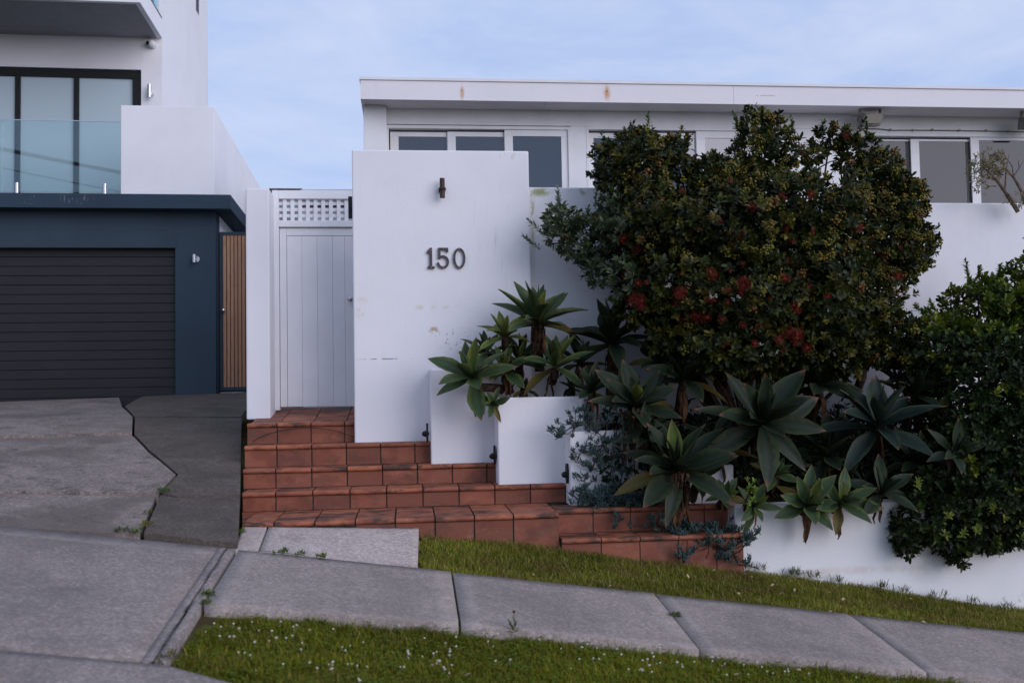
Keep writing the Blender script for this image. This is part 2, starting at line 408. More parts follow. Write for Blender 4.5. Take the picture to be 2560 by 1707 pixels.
# light slabs: bottom strip, middle, top; dark slab at the right
dpoly(shr([D(-500, 1245), D(0, 1241), D(392, 1244), D(380, 1275), D(352, 1336), D(300, 1340), D(0, 1324), D(-500, 1305)]), OLD)
dpoly(shr([D(-500, 1111), D(0, 1101), D(330, 1092), D(372, 1135), D(441, 1192), D(398, 1236), D(0, 1235), D(-500, 1242)]), OLD)
def DB(x, y): return Vector((x, y, 0))
A_ = D(306, 1024); B_ = D(333, 1047)
dpoly(shr([D(-500, 1104), Vector((-8.0, 13.7, 0)), Vector((-3.9, 13.85, 0)), D(306, 1021), D(333, 1047), D(331, 1086), D(0, 1093)]), OLD)
dpoly(shr([D(311, 1019), Vector((-3.6, 13.87, 0)), Vector((-1.9, 14.3, 0)), D(612, 1032), D(604, 1046), D(336, 1046)]), OLDB)
dpoly(shr([D(337, 1049), D(604, 1049), D(604, 1110), D(601, 1246), D(440, 1246), D(404, 1238), D(446, 1192), D(372, 1130), D(335, 1089)]), OLDB)
dpoly(shr([D(438, 1249), D(601, 1249), D(596, 1366), D(505, 1356), D(358, 1340), D(386, 1275), D(400, 1243)]), OLDB)
def gapr(X, Y):
    return gz(X, Y)+min(max((Y-6.9)/.78, 0), 1)*float(np.interp(X, [-1.25, .08], [-.03, .055]))
# concrete apron in front of the steps
ap = thing('concrete_apron', (0, 0, 0), None, None); setp(ap, kind='structure')
slab(ap, [(-1.02, 6.90), (.055, 6.90), (.075, 7.69), (-1.06, 7.69)], gapr, APRON, margins=(0, 0, 0, 0), mw=.05, top=.0)
slab(ap, [(-1.19, 6.90), (-1.035, 6.90), (-1.075, 7.69), (-1.25, 7.69)], gapr, APRON, margins=(0, 0, 0, 0), mw=.02, nx=4, top=-.002)
pc = ong(705, 1389)
t = thing('access_cover', (pc.x, pc.y, gz(pc.x, pc.y)+.002), 'small oblong access cover with rounded ends set in the concrete apron at the footpath edge', 'access cover', rz=0)
mb = MB(); pts = [(math.copysign(.12, math.cos(a_))+.05*math.cos(a_), .05*math.sin(a_)) for a_ in np.linspace(.01, 2*math.pi-.01, 20)]
sl = lambda X, Y: (-.143*X+.11*Y)
mb.add([(x, y, sl(x, y)+.004) for x, y in pts], [tuple(range(20))]); mb.obj('lid', APRON, t)
mb = MB(); mb.path([(x, y, sl(x, y)+.003) for x, y in pts]+[(pts[0][0], pts[0][1], sl(*pts[0])+.003)], .004, 5); mb.obj('rim', GROUT, t)

# ------------------------------------------------------------------ steps
st = thing('terracotta_steps', (-1.3, 7.66, 1.0), 'terracotta tiled steps fanning down from the white gate to the concrete apron and grass', 'steps')
O_ = Vector((-1.3, 7.66, 1.0))
PT = .3055
def sobj(mb, name, mat, bevel=0):
    o = mb.obj(name, mat, None, bevel=0, origin=tuple(np.mean(np.array(mb.v), 0))); o.parent = st; o.location = Vector(o.location)-O_
    return o
# nose Y, top z, left X, right X, back Y, riser bottom z, joint phase
STP = [(7.66, 1.030, -1.26, 1.175, 8.38, .55, -1.02),
       (8.37, 1.190, -1.375, 1.43, 8.70, 1.03, -1.10),
       (8.69, 1.358, -1.42, .835, 8.93, 1.19, -1.14),
       (8.92, 1.548, -1.445, .235, 9.19, 1.358, -1.16),
       (9.18, 1.738, -1.463, -.448, 9.50, 1.548, -1.19)]
core = MB()
def nosing(x0, x1, Y, z, back, zb=None):
    zb = z if zb is None else zb
    pts = [(back, zb-.02), (back, zb), (Y+.055, z)]
    for q in np.linspace(90, 270, 7): pts.append((Y+.017+.019*math.cos(math.radians(q)), z-.020+.020*math.sin(math.radians(q))))
    pts += [(Y+.055, z-.040)]
    mb = MB(); mb.prism(pts[::-1], 'x', x0, x1); return mb
for si, (Y, z, xl, xr, back, zr, ph) in enumerate(STP):
    core.box(xl+.004, xr-.004, Y+.033, max(back, Y+.3), zr-.35, z-.022)
    js = [ph+PT*i for i in range(-2, 20)]; ed = [xl]+[j for j in js if xl+.06 < j < xr-.06]+[xr]
    for i in range(len(ed)-1):
        a0, a1 = ed[i]+.006, ed[i+1]-.006
        dz = random.uniform(-.0015, .0015)
        sobj(nosing(a0, a1, Y+random.uniform(-.002, .002), z+dz, back+.0-.004 if si < 4 else Y+.30), 'nosing_tile', TREAD)
        x_ = (a0+a1)/2
        zlow = zr+.002 if si > 0 else min(gz(a0, Y), gz(a1, Y))-.06
        if z-.05 - zlow > .03 and not (si == 0 and a1 < -.2):
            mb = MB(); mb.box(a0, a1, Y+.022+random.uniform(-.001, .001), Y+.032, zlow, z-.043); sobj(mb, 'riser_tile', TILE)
mb = MB(); mb.prism([(-1.262, 7.72), (-1.262, 8.376), (-1.372, 8.376)], 'z', .96, 1.029); sobj(mb, 'corner_tile', TREAD)
# recessed part of the first step, right of its corner
for i, (a0, a1) in enumerate([(1.18, 1.49), (1.49, 1.80), (1.80, 2.11), (2.11, 2.42), (2.42, 2.70)]):
    sobj(nosing(a0+.004, a1-.004, 7.90, 1.030, 8.20), 'nosing_tile', TREAD)
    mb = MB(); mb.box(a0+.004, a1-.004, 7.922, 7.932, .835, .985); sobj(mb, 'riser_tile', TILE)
core.box(1.18, 2.69, 7.934, 8.3, .5, 1.007)
mb = MB(); mb.box(1.163, 1.173, 7.70, 7.915, .50, .985); sobj(mb, 'side_tile', TILE)
# lowest step
for i, (a0, a1) in enumerate([(1.185, 1.50), (1.50, 1.81), (1.81, 2.12), (2.12, 2.43), (2.43, 2.655)]):
    sobj(nosing(a0+.004, a1-.004, 7.63, .832, 7.918), 'nosing_tile', TREAD)
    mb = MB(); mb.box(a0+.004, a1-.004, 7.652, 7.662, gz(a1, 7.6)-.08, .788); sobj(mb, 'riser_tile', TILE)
core.box(1.185, 2.65, 7.664, 7.93, .2, .81)
# landing: rows of square tiles running back to the gate, rising gently
zl = [1.738, 1.775, 1.815, 1.850, 1.858]
yl = [9.485, 9.79, 10.10, 10.41, 10.70]
core.hexa([(-1.46, 9.45, 1.2), (-.45, 9.45, 1.2), (-.45, 10.9, 1.2), (-1.46, 10.9, 1.2)], [(-1.46, 9.45, 1.705), (-.45, 9.45, 1.705), (-.45, 10.9, 1.835), (-1.46, 10.9, 1.835)])
for r_ in range(4):
    js = [-1.19+PT*i for i in range(-1, 3)]; ed = [-1.465]+[j for j in js if j > -1.40]+[-.45]
    for i in range(len(ed)-1):
        a0, a1 = ed[i]+.004, ed[i+1]-.004; y0, y1 = yl[r_]+.004, yl[r_+1]-.004; z0, z1 = zl[r_], zl[r_+1]
        mb = MB(); mb.hexa([(a0, y0, z0-.02), (a1, y0, z0-.02), (a1, y1, z1-.02), (a0, y1, z1-.02)], [(a0, y0, z0), (a1, y0, z0), (a1, y1, z1), (a0, y1, z1)])
        sobj(mb, 'landing_tile', TREAD)
o = core.obj('step_core', GROUT, st); o.location = -O_
# thin black cable lying along the top riser
mb = MB(); pts = []
for t_ in np.linspace(0, 1, 18):
    x = -1.40+.98*t_; pts.append((x, 9.165-.05*math.sin(t_*3.1)*0-.012, 1.575+.115*math.sin(math.pi*min(t_*1.05, 1))**.7+.0*x))
mb.path(pts, .0035, 5); setp(mb.obj('cable', BLACK), 'thin dark cable hanging in a bow across the top terracotta riser', 'cable')

# ------------------------------------------------------------------ white walls and planters
def wallbox(name, x0, x1, y0, y1, z0, z1, mat, label, cat, bevel=.012, sub=True):
    c = ((x0+x1)/2, y0, z0)
    mb = MB(); mb.box(x0, x1, y0, y1, z0, z1)
    return setp(mb.obj(name, mat, None, bevel=bevel, origin=c), label, cat)
YB = 9.085
bl, br_ = at(881, 540, YB), at(1322, 420, YB)
pt_ = at(1085, 825, YB); p2 = at(1140, 850, YB); p3 = at(1085, 768, YB); p4 = at(1105, 900, YB); p5 = at(905, 770, YB); pc1 = at(960, 897, YB); ptop = at(1275, 390, YB)
BIGW = stucco('white_render_peeling', spots=[
    (tuple(pt_), (.07, .3, .05), 22, (.44, .52), (.50, .37, .27), None),
    (tuple(p2), (.30, .3, .16), 40, (.60, .66), (.18, .17, .15), None),
    (tuple(p4), (.30, .3, .10), 26, (.60, .66), (.50, .42, .36), None),
    (tuple(p3), (.40, .3, .035), 9, (.48, .66), (.66, .58, .46), None),
    (tuple(p5), (.09, .3, .14), 8, (.46, .62), (.68, .60, .48), None),
    (tuple(pc1), (.32, .3, .008), 14, (.46, .50), (.25, .22, .21), (1, 1, .4)),
    (tuple(at(1240, 620, YB)), (.45, .3, .8), 7, (.60, .72), (.60, .59, .60), (9, 9, .35)),
    (tuple(ptop), (.16, .3, .05), 16, (.48, .66), (.52, .50, .34), (2, 2, .5))])
wallbox('rendered_wall', bl.x, br_.x, YB, YB+.22, 1.30, at(1100, 376, YB).z, BIGW, 'tall white rendered wall carrying the number 150 and a brown lamp beside the gate', 'wall')
YU = 9.22
u0 = at(1323, 468, YU); u1 = at(1900, 470, YU)
MOSS = stucco('white_render_mossy', spots=[
    (tuple(at(1350, 480, YU)), (.16, .3, .07), 13, (.42, .6), (.36, .38, .20), None),
    (tuple(at(1331, 540, YU)), (.035, .3, .55), 10, (.42, .6), (.46, .46, .33), (4, 4, 1)),
    (tuple(at(1458, 478, YU)), (.06, .3, .06), 18, (.42, .6), (.40, .40, .24), None),
    (tuple(at(1496, 472, YU)), (.06, .3, .03), 18, (.40, .6), (.30, .28, .18), None)])
wallbox('garden_wall', br_.x+.003, u1.x, YU, YU+.2, .9, u0.z, MOSS, 'white rendered garden wall with green moss stains running behind the red flowering bush', 'wall')
u2 = at(2300, 507, YU)
wallbox('garden_wall', u1.x+.003, 7.6, YU, YU+.2, .6, u2.z, WHITE, 'lower white garden wall under the right hand windows, right of the flowering bush', 'wall')
Z = lambda x, y, Y: at(x, y, Y).z
def planter(x0, x1, Y0, Y1, top, bot, label, n=''):
    """a masonry box with open top filled with soil"""
    c = Vector(((x0+x1)/2, Y0, bot)); t = thing('planter_box', c, label, 'planter')
    mb = MB(); tk = .09
    mb.box(x0, x1, Y0, Y0+tk, bot, top); o = mb.obj('wall', WHITE, t, bevel=.012); o.location = -c
    mb = MB(); mb.box(x0, x0+tk, Y0+tk+.001, Y1, bot, top-.001); o = mb.obj('wall', WHITE, t, bevel=.01); o.location = -c
    mb = MB(); mb.box(x1-tk, x1, Y0+tk+.001, Y1, bot, top-.001); o = mb.obj('wall', WHITE, t, bevel=.01); o.location = -c
    mb = MB(); mb.box(x0+tk, x1-tk, Y0+tk, Y1, bot, top-.05); o = mb.obj('soil', SOIL, t); o.location = -c
    return t
X = lambda x, y, Y: at(x, y, Y).x
planter(X(1076, 1000, 8.78), X(1244, 1000, 8.78)-.003, 8.78, YB-.003, Z(1150, 921, 8.78), 1.34, 'narrow white planter wall right of the peeling wall, third step from the bottom')
planter(X(1245, 1100, 8.45), X(1463, 1100, 8.45), 8.45, YU-.003, Z(1350, 992, 8.45), 1.18, 'wide white planter box in the middle with a sharp square front')
planter(X(1426, 1180, 8.15), X(1660, 1180, 8.15), 8.15, YU-.005, Z(1440, 1078, 8.15), 1.02, 'white planter box half hidden by trailing blue succulents')
planter(X(1668, 1200, 8.02), X(1838, 1300, 8.02), 8.02, YU-.007, Z(1760, 1163, 8.02), .80, 'lowest shaded planter box behind the agave on the bottom step')
# retaining wall and raised bed
YR = 7.75
RW = stucco('white_render_retaining', c=(.80, .80, .80), spots=[
    (tuple(at(2010, 1430, YR)), (1.6, .4, .05), 6, (.40, .6), (.70, .64, .60), None),
    (tuple(at(2540, 1500, YR)), (.25, .4, .10), 26, (.60, .68), (.25, .24, .22), None),
    (tuple(at(2300, 1400, YR)), (.5, .4, .22), 3, (.45, .75), (.56, .54, .50), None)])
mb = MB(); x0, x1 = X(1838, 1350, YR), 7.6
zt = Z(1900, 1262, YR)
mb.hexa([(x0, YR, -.6), (x1, YR, -.6), (x1, YR+.2, -.6), (x0, YR+.2, -.6)], [(x0, YR, zt), (x1, YR, zt-.02), (x1, YR+.2, zt-.02), (x0, YR+.2, zt)])
setp(mb.obj('retaining_wall', RW, None, bevel=.012, origin=(x0, YR, .4)), 'low white retaining wall below the agaves, standing on the grass verge', 'wall')
mb = MB(); mb.add([(x0, YR+.2, zt-.06), (7.6, YR+.2, zt-.08), (7.6, YU, 1.42), (x0, YU, 1.45)], [(0, 1, 2, 3)])
setp(mb.obj('garden_bed', SOIL), kind='structure')
BOUNCE = simple('pale_bounce_surface', (.45, .43, .42), .8, .2, var=.1)
mb = MB(); mb.box(br_.x-.1, 9, YU+.21, 11.3, 1.9, 2.35); setp(mb.obj('bounce_slab', BOUNCE), kind='structure')  # unseen pale slab added to throw light up onto the eave soffit
# step lights on the planter ends
def steplight(x, y, Y, label):
    p = at(x, y, Y); t = thing('step_light', p, label, 'step light', 'step lights on the planter ends')
    mb = MB(); mb.prism([(.045*math.cos(q), .085*math.sin(q)) for q in np.linspace(0, 2*math.pi, 16, endpoint=False)], 'x', -.014, .004); mb.obj('plate', BLACK, t)
    mb = MB(); mb.ball((-.02, 0, -.01), .035, (1, .8, .8)); mb.obj('dome', BLACK, t, smooth=True)
steplight(1069.5, 1081, 8.86, 'black dome step light on the planter edge above the fourth step')
steplight(1238, 1137, 8.60, 'black dome step light at the left edge of the wide white planter')
steplight(1419, 1183, 8.26, 'black dome step light beside the trailing blue succulents')

# gate post and gate
YP = 9.75; YG = 10.15
pl, prr = at(615, 750, YP), at(674, 750, YP)
wallbox('gate_post', pl.x, prr.x, YP, YG+.05, 1.76, Z(640, 471, YP), WHITE, 'square white rendered post left of the white gate', 'gate post')
gA, gB = X(681, 750, YG-.06), X(884, 750, YG-.06)
G0 = Vector(((gA+gB)/2, YG, 1.86)); gt = thing('garden_gate', G0, 'white boarded entrance gate with a lattice panel above it', 'gate')
YH = YG-.04
def gobj(mb, name, mat, bevel=.003, par=None):
    o = mb.obj(name, mat, gt, bevel=bevel); o.location = -G0; return o
def gx(x): return X(x, 750, YH)
def gzz(y): return Z(780, y, YH)
mb = MB(); mb.box(gA, gx(698), YH, YH+.09, 1.84, gzz(476)-.0); gobj(mb, 'frame_post', GATEP)
mb = MB(); mb.box(gx(698)+.001, gB, YH+.002, YH+.088, gzz(497), gzz(476)); gobj(mb, 'top_rail', GATEP)
mb = MB(); mb.box(gx(698)+.001, gB, YH+.002, YH+.088, gzz(567), gzz(551)); gobj(mb, 'transom', GATEP)
lz0, lz1 = gzz(551), gzz(497); lx0 = gx(698)
for i in range(10):
    x = gx(698+19.4*i+9.5); 
    if x > gB: break
    mb = MB(); mb.box(x-.0, x+gx(707)-gx(698)+.003, YH+.028, YH+.043, lz0, lz1); gobj(mb, 'lattice_upright', GATEP)
for i in range(4):
    z = lz1 - (lz1-lz0)*(.17+.285*i)
    if i == 3: break
    mb = MB(); mb.box(lx0, gB, YH+.044, YH+.058, z-.020, z+.014); gobj(mb, 'lattice_rail', GATEP)
# leaf
lf = gzz(569); lb = 1.872
x_l = gx(699); planks = [gx(717), gx(754.5), gx(793), gx(831.5), gx(862), gB]
mb = MB(); mb.box(x_l, planks[0]-.003, YH+.030, YH+.07, lb, lf); gobj(mb, 'stile', GATEP)
mb = MB(); mb.box(planks[0]-.002, gB, YH+.030, YH+.07, gzz(588), lf); gobj(mb, 'head_rail', GATEP)
for i in range(5):
    mb = MB(); mb.box(planks[i]+.0008, planks[i+1]-.0008, YH+.032, YH+.066, lb, gzz(589)); gobj(mb, 'plank', GATEP, .002)
mb = MB(); mb.box(x_l, gB, YH+.067, YH+.078, lb, lf); gobj(mb, 'backing', SOFFIT, 0)
kp = at(875.5, 748, YH+.03); mb = MB(); mb.tube((kp.x, YH+.03, kp.z), (kp.x, YH-.02, kp.z), .018, n=14); mb.ball((kp.x, YH-.03, kp.z), .030, n=14); gobj(mb, 'knob', STEEL, 0)
# dark lamp at the end face of the tall wall, above the gate
p = at(876, 519, YG-.35); t = thing('wall_lamp', p, 'dark brown lamp seen edge on between the lattice and the tall wall', 'wall lamp')
mb = MB(); mb.tube((0, 0, -.108), (0, 0, .108), .022, n=14); mb.obj('body', BLACK, t, smooth=False)
mb = MB(); mb.tube((.0, 0, 0), (.05, 0, 0), .03, n=14); mb.obj('backplate', BLACK, t)

# things behind the gate (seen through and over the lattice)
t = thing('rear_wing', at(800, 900, 13.6), 'low rear wing of the white house glimpsed behind the gate lattice', 'building')
L0 = t.location.copy()
RY = 13.6
def robj(mb, name, mat): o = mb.obj(name, mat, t); o.location = -L0
xa, xb = X(754, 520, RY), X(905, 520, RY)
BRN = simple('brown_brick_band', (.30, .20, .17), .9, .1); GREYB = simple('grey_blue_render', (.22, .27, .30), .9, .1)
mb = MB(); mb.box(xa, xb, RY, RY+3, 1.5, Z(800, 520, RY)); robj(mb, 'lower_wall', PAINT)
mb = MB(); mb.box(xa, xb, RY+.02, RY+3, Z(800, 520, RY)+.002, Z(800, 509, RY)); robj(mb, 'brick_band', BRN)
mb = MB(); mb.box(X(752, 520, RY-.2), xb, RY-.2, RY+3, Z(800, 509, RY)+.003, Z(800, 474, RY-.2)); robj(mb, 'eave', PAINT)
mb = MB(); mb.box(X(640, 520, 17.0), X(757, 520, 17.0), 17.0, 20.0, 1.5, Z(700, 475, 17.0)); o = setp(mb.obj('boundary_wall', GREYB), 'grey blue rendered wall far behind the gate lattice', 'wall')
mb = MB(); mb.box(X(672, 470, 16.9), X(755, 470, 16.9), 16.9, 20.1, Z(700, 475, 17.0)+.002, Z(700, 471, 16.9)); setp(mb.obj('wall_coping', BRN), 'thin brown coping strip just visible above the gate head', 'coping')

# lamp and numerals on the tall wall
p = at(1105, 474, YB); t = thing('wall_lamp', p, 'rusty brown cylindrical up and down lamp on the tall white wall above the number', 'wall lamp')
mb = MB(); mb.tube((0, -.07, -.092), (0, -.07, .090), .0245, .0235, n=20); mb.obj('body', BRONZE, t)
mb = MB(); mb.tube((0, -.07, -.022), (0, -.07, .004), .030, n=20); mb.ball((0, -.068, -.008), .035, (1, .9, .72), 16); mb.obj('collar', BRONZE, t, smooth=True)
mb = MB(); mb.tube((0, -.045, -.008), (0, 0, -.008), .016, n=10); mb.tube((0, -.012, -.008), (0, 0, -.008), .034, n=18); mb.obj('backplate', BRONZE, t)
def strokes(polys, x, y, label):
    o0 = at(x, y, YB); t = thing('house_number', o0, label, 'house number'); s = (at(1180, 645, YB).x-at(1080, 645, YB).x)/100/15.68
    mb = MB()
    for poly in polys:
        for (a_, b_) in zip(poly[:-1], poly[1:]):     # quads strip: list of (xo,yo,xi,yi)
            lo = [(a_[0]*s, -a_[1]*s), (b_[0]*s, -b_[1]*s), (b_[2]*s, -b_[3]*s), (a_[2]*s, -a_[3]*s)]
            mb.prism(lo, 'y', -.022, -.010)
    mb.obj('numeral', NUM, t)
    return t, s
def arc(cx, cy, rx, ry, w_, a0, a1, n=14):
    return [(cx+rx*math.cos(q), cy+ry*math.sin(q), cx+(rx-w_)*math.cos(q), cy+(ry-w_)*math.sin(q)) for q in [math.radians(a0+(a1-a0)*i/n) for i in range(n+1)]]
def screw(t, s, pts):
    for (x, y) in pts:
        mb = MB(); mb.tube((x*s, -.026, -y*s), (x*s, .0, -y*s), 14*s, n=10); mb.obj('screw', STEEL, t)
# numeral coordinates in 1/15.68 px of a zoomed crop at (1060,600)
def R_(x0, y0, x1, y1): return [(x0, y0, x0, y1), (x1, y0, x1, y1)]
c1 = (272, 720); P1 = [R_(220-272, 330-720, 318-272, 1135-720), R_(145-272, 1045-720, 219-272, 1135-720), R_(319-272, 1045-720, 412-272, 1135-720),
      [(115-272, 470-720, 115-272, 540-720), (219-272, 335-720, 219-272, 540-720)], [(219-272, 335-720, 219-272, 345-720), (255-272, 312-720, 255-272, 345-720), (315-272, 316-720, 315-272, 345-720)]]
t, s = strokes(P1, 1060+272/15.68, 600+720/15.68, 'dark metal numeral 1 with a serif foot, first of 150 on the tall white wall'); screw(t, s, [(250-272, 410-720), (275-272, 1085-720)])
P5 = [R_(555-740, 313-720, 648-740, 750-720), R_(649-740, 313-720, 952-740, 410-720), R_(865-740, 411-720, 952-740, 490-720),
      arc(0, 872-720, 240, 263, 88, -116, 176, 22)]
t, s = strokes(P5, 1060+740/15.68, 600+720/15.68, 'dark metal numeral 5, middle digit of 150 on the tall white wall'); screw(t, s, [(755-740, 345-720), (750-740, 1090-720)])
P0 = [arc(0, 728-720, 240, 412, 86, 0, 360, 36)]
t, s = strokes(P0, 1060+1380/15.68, 600+720/15.68, 'dark metal numeral 0, last digit of 150 on the tall white wall'); screw(t, s, [(0, 350-720), (0, 1095-720)])

# ------------------------------------------------------------------ main house
YFA, YW = 10.6, 11.0
H0 = Vector((2.0, 11.0, 1.9)); hs = thing('white_house', H0, 'low white flat roofed house with a row of sliding windows behind the garden walls', 'house')
def hobj(mb, name, mat, bevel=0, par=None, label=None):
    o = mb.obj(name, mat, par or hs, bevel=bevel)
    if par is None: o.location = -H0
    if label: o['label'] = label
    return o
zf0, zf1 = Z(1700, 259, YFA), Z(1700, 213, YFA)
rs = [(tuple(at(1155, 226, YFA)+Vector((0, 0, -.03))), (.035, .3, .11), 16, (.22, .55), (.60, .36, .18), (3, 3, .6)),
      (tuple(at(1517, 230, YFA)+Vector((0, 0, -.01))), (.06, .3, .12), 14, (.22, .55), (.60, .33, .15), (3, 3, .6)),
      (tuple(at(1517, 229, YFA)), (.018, .3, .012), 14, (.10, .2), (.30, .10, .04), None),
      (tuple(at(1154, 227, YFA)), (.012, .3, .012), 14, (.10, .2), (.30, .12, .06), None),
      (tuple(at(1930, 240, YFA)), (.42, .3, .006), 9, (.40, .46), (.35, .33, .33), (1, 1, .3)),
      (tuple(at(1980, 238, YFA)), (.40, .3, .02), 12, (.55, .65), (.50, .46, .42), None)]
FASC = stucco('fascia_paint', c=(.80, .765, .775), spots=rs, bumpst=.08, dirt=.04)
xf0 = X(901, 220, YFA); xj = X(1834, 240, YFA)
mb = MB(); mb.box(xf0, xj-.002, YFA, YFA+.04, zf0, zf1-.0); hobj(mb, 'fascia_board', FASC)
mb = MB(); mb.box(xj+.002, 9.0, YFA+.002, YFA+.04, zf0, zf1-.0); hobj(mb, 'fascia_board', FASC)
mb = MB(); mb.box(xf0-.01, 9.0, YFA-.014, YFA+.2, zf1+.003, zf1+.032); hobj(mb, 'roof_capping', PAINT)
mb = MB(); mb.box(xf0+.01, 9.0, YFA+.2, YFA+7, zf1-.06, zf1+.01); hobj(mb, 'roof', PAINT)
sj = [xf0+.02, X(1010, 262, YFA+.2), X(1362, 262, YFA+.2), X(1705, 262, YFA+.2), X(2050, 265, YFA+.2), X(2400, 268, YFA+.2), 9.0]
for i in range(6):
    mb = MB(); mb.box(sj[i]+.002, sj[i+1]-.002, YFA+.042, YW+.2, zf0+.02, zf0+.032); hobj(mb, 'soffit_panel', SOFFIT)
mb = MB(); mb.box(xf0+.002, xf0+.035, YFA+.042, YFA+7, zf0, zf1-.07); hobj(mb, 'fascia_board', FASC)
# pillar at left
mb = MB(); mb.box(X(909, 300, YW-.12), X(966, 300, YW-.12), YW-.12, YW+6, 1.5, zf0+.018); hobj(mb, 'pillar', PAINT, .006)
mb = MB(); mb.box(X(966, 300, YW)+.004, X(2132, 300, YW), YW, YW+.12, Z(1300, 314, YW), zf0+.018); hobj(mb, 'head_wall', PAINT)
mb = MB(); mb.box(X(2134, 300, YW), 9.0, YW+.06, YW+.16, Z(2300, 330, YW), zf0+.018); hobj(mb, 'head_wall', PAINT)
for a_, b_ in ((1428, 1467), (1892, 2136)):
    mb = MB(); mb.box(X(a_, 400, YW)+.001, X(b_, 400, YW)-.001, YW+.004, YW+.14, 1.6, Z(1300, 314, YW)-.001); hobj(mb, 'wall_pier', PAINT)
mb = MB(); mb.box(X(966, 300, YW), 9.0, YW+.30, YW+6, 1.0, zf0); hobj(mb, 'dark_interior', BLACK)
def window(sashes, x0, x1, ytop, ybot, label, pane, gaps, deep=0.0):
    """sliding window: frame + sashes (each: x0,x1,glass x0,glass x1,glass top y)"""
    xA, xB = X(x0, 400, YW), X(x1, 400, YW); zt, zb = Z((x0+x1)/2, ytop, YW), Z((x0+x1)/2, ybot, YW)
    mb = MB(); Yd = YW+.02+deep
    mb.box(xA, xB, Yd-.02, Yd+.12, zt-.035, zt); mb.box(xA, xA+.03, Yd-.02, Yd+.12, zb, zt-.036); mb.box(xB-.03, xB, Yd-.02, Yd+.12, zb, zt-.036)
    mb.box(xA+.031, xB-.031, Yd-.02, Yd+.12, zb, zb+.04)
    fr = hobj(mb, 'window_frame', PAINT, label=label)
    for k, (a, b, g0, g1, gt_) in enumerate(sashes):
        ys_ = Yd+[.055, .03, .0][k % 3]
        A, B, ga, gb = [X(q, 400, ys_) for q in (a, b, g0, g1)]
        ztt = zt-.036-(.022 if gaps[k] else 0.0); zg = Z((g0+g1)/2, gt_, ys_)
        mb = MB(); mb.box(A+.001, B-.001, ys_, ys_+.022, zg, ztt); mb.box(A+.001, ga, ys_, ys_+.022, zb+.12, zg-.0005); mb.box(gb, B-.001, ys_, ys_+.022, zb+.12, zg-.0005)
        mb.box(A+.001, B-.001, ys_, ys_+.022, zb+.041, zb+.1195)
        sa = hobj(mb, 'sash', PAINT)
        mb = MB(); mb.box(ga-.005, gb+.005, ys_+.010, ys_+.014, zb+.11, zg+.005); o = mb.obj('pane', pane, fr)
        if gaps[k] and deep: mb = MB(); mb.box(gb+.001, B-.002, ys_-.004, ys_-.001, zb+.041, zg+.0); mb.obj('reveal_shade_strip', BLACK, fr)  # black strip over the stile stands in for the shade in the reveal
    return fr
window([(976, 1118, 997, 1117, 342), (1119, 1261, 1140, 1260, 342), (1262, 1424, 1283, 1404, 341)], 966, 1428, 315, 560, 'left white sliding window above the numbered wall', PANE, (1, 1, 0))
window([(1467, 1610, 1485, 1602, 346), (1605, 1741, 1625, 1739, 346), (1742, 1890, 1764, 1882, 346)], 1467, 1892, 318, 560, 'middle white sliding window half hidden by the bush', PANE, (1, 1, 0))
window([(2134, 2276, 2155, 2267, 353), (2278, 2425, 2299, 2417, 354), (2428, 2600, 2449, 2578, 352)], 2134, 2606, 331, 560, 'right white sliding window above the lower garden wall', PANE2, (1, 1, 0), .06)
window([(2606, 2760, 2628, 2738, 353), (2762, 2910, 2784, 2890, 354), (2912, 3060, 2930, 3040, 352)], 2606, 3080, 331, 560, None, PANE2, (1, 1, 0), .06)
for i in range(9):
    z0 = Z(2027, 392-4.3*i, YW); mb = MB(); xa, xb = X(2012, 370, YW), X(2041, 370, YW)
    mb.hexa([(xa, YW-.02, z0), (xb, YW-.02, z0), (xb, YW, z0), (xa, YW, z0)], [(xa, YW-.004, z0+.014), (xb, YW-.004, z0+.014), (xb, YW, z0+.014), (xa, YW, z0+.014)]); hobj(mb, 'vent_louvre', PAINT)
# cable with clips along the right window head
mb = MB(); pts = [tuple(at(x, y, YW+.045)) for x, y in ((2142, 321), (2200, 323), (2225, 326), (2330, 326), (2400, 327), (2465, 328), (2520, 329), (2600, 331))]
mb.path(pts, .005, 6); t = mb.obj('cable', TWIG); setp(t, 'thin grey cable clipped along the head of the right window', 'cable')
for x, y in ((2226, 325), (2283, 326), (2331, 325), (2399, 326), (2466, 327), (2521, 329)):
    q = at(x, y, YW+.045); mb = MB(); mb.box(q.x-.010, q.x+.010, q.y-.008, q.y+.012, q.z-.012, q.z+.012); mb.obj('clip', LAMPG, t)
mb = MB(); mb.path([tuple(at(x, y, YW-.02)) for x, y in ((2168, 322), (2168, 331), (2171, 340), (2167, 350), (2160, 355))], .003, 5); setp(mb.obj('cable', TWIG), 'loose thin cable dangling below the eave floodlight', 'cable')
def flood(x, y, label):
    p = at(x, y, YW-.22); t = thing('floodlight', p, label, 'floodlight')
    mb = MB(); mb.hexa([(-.10, -.02, -.075), (.105, -.02, -.075), (.115, .13, -.05), (-.115, .13, -.05)], [(-.115, -.09, .055), (.13, -.09, .055), (.12, .10, .085), (-.12, .10, .085)]); mb.obj('housing', LAMPG, t, bevel=.006)
    mb = MB(); mb.hexa([(-.082, -.052, -.055), (.09, -.052, -.055), (.09, -.04, -.055), (-.082, -.04, -.055)], [(-.098, -.101, .038), (.11, -.101, .038), (.11, -.08, .038), (-.098, -.08, .038)]); mb.obj('lens', glassy('dusty_lens', (.30, .28, .22), .3, 1.5), t)
    mb = MB(); mb.box(-.13, -.117, .0, .04, -.03, .16); mb.box(.121, .134, .0, .04, -.03, .16); mb.box(-.13, .134, .0, .04, .16, .167); mb.obj('bracket', LAMPG, t)
flood(2177, 300, 'weathered grey floodlight under the eave above the right window')
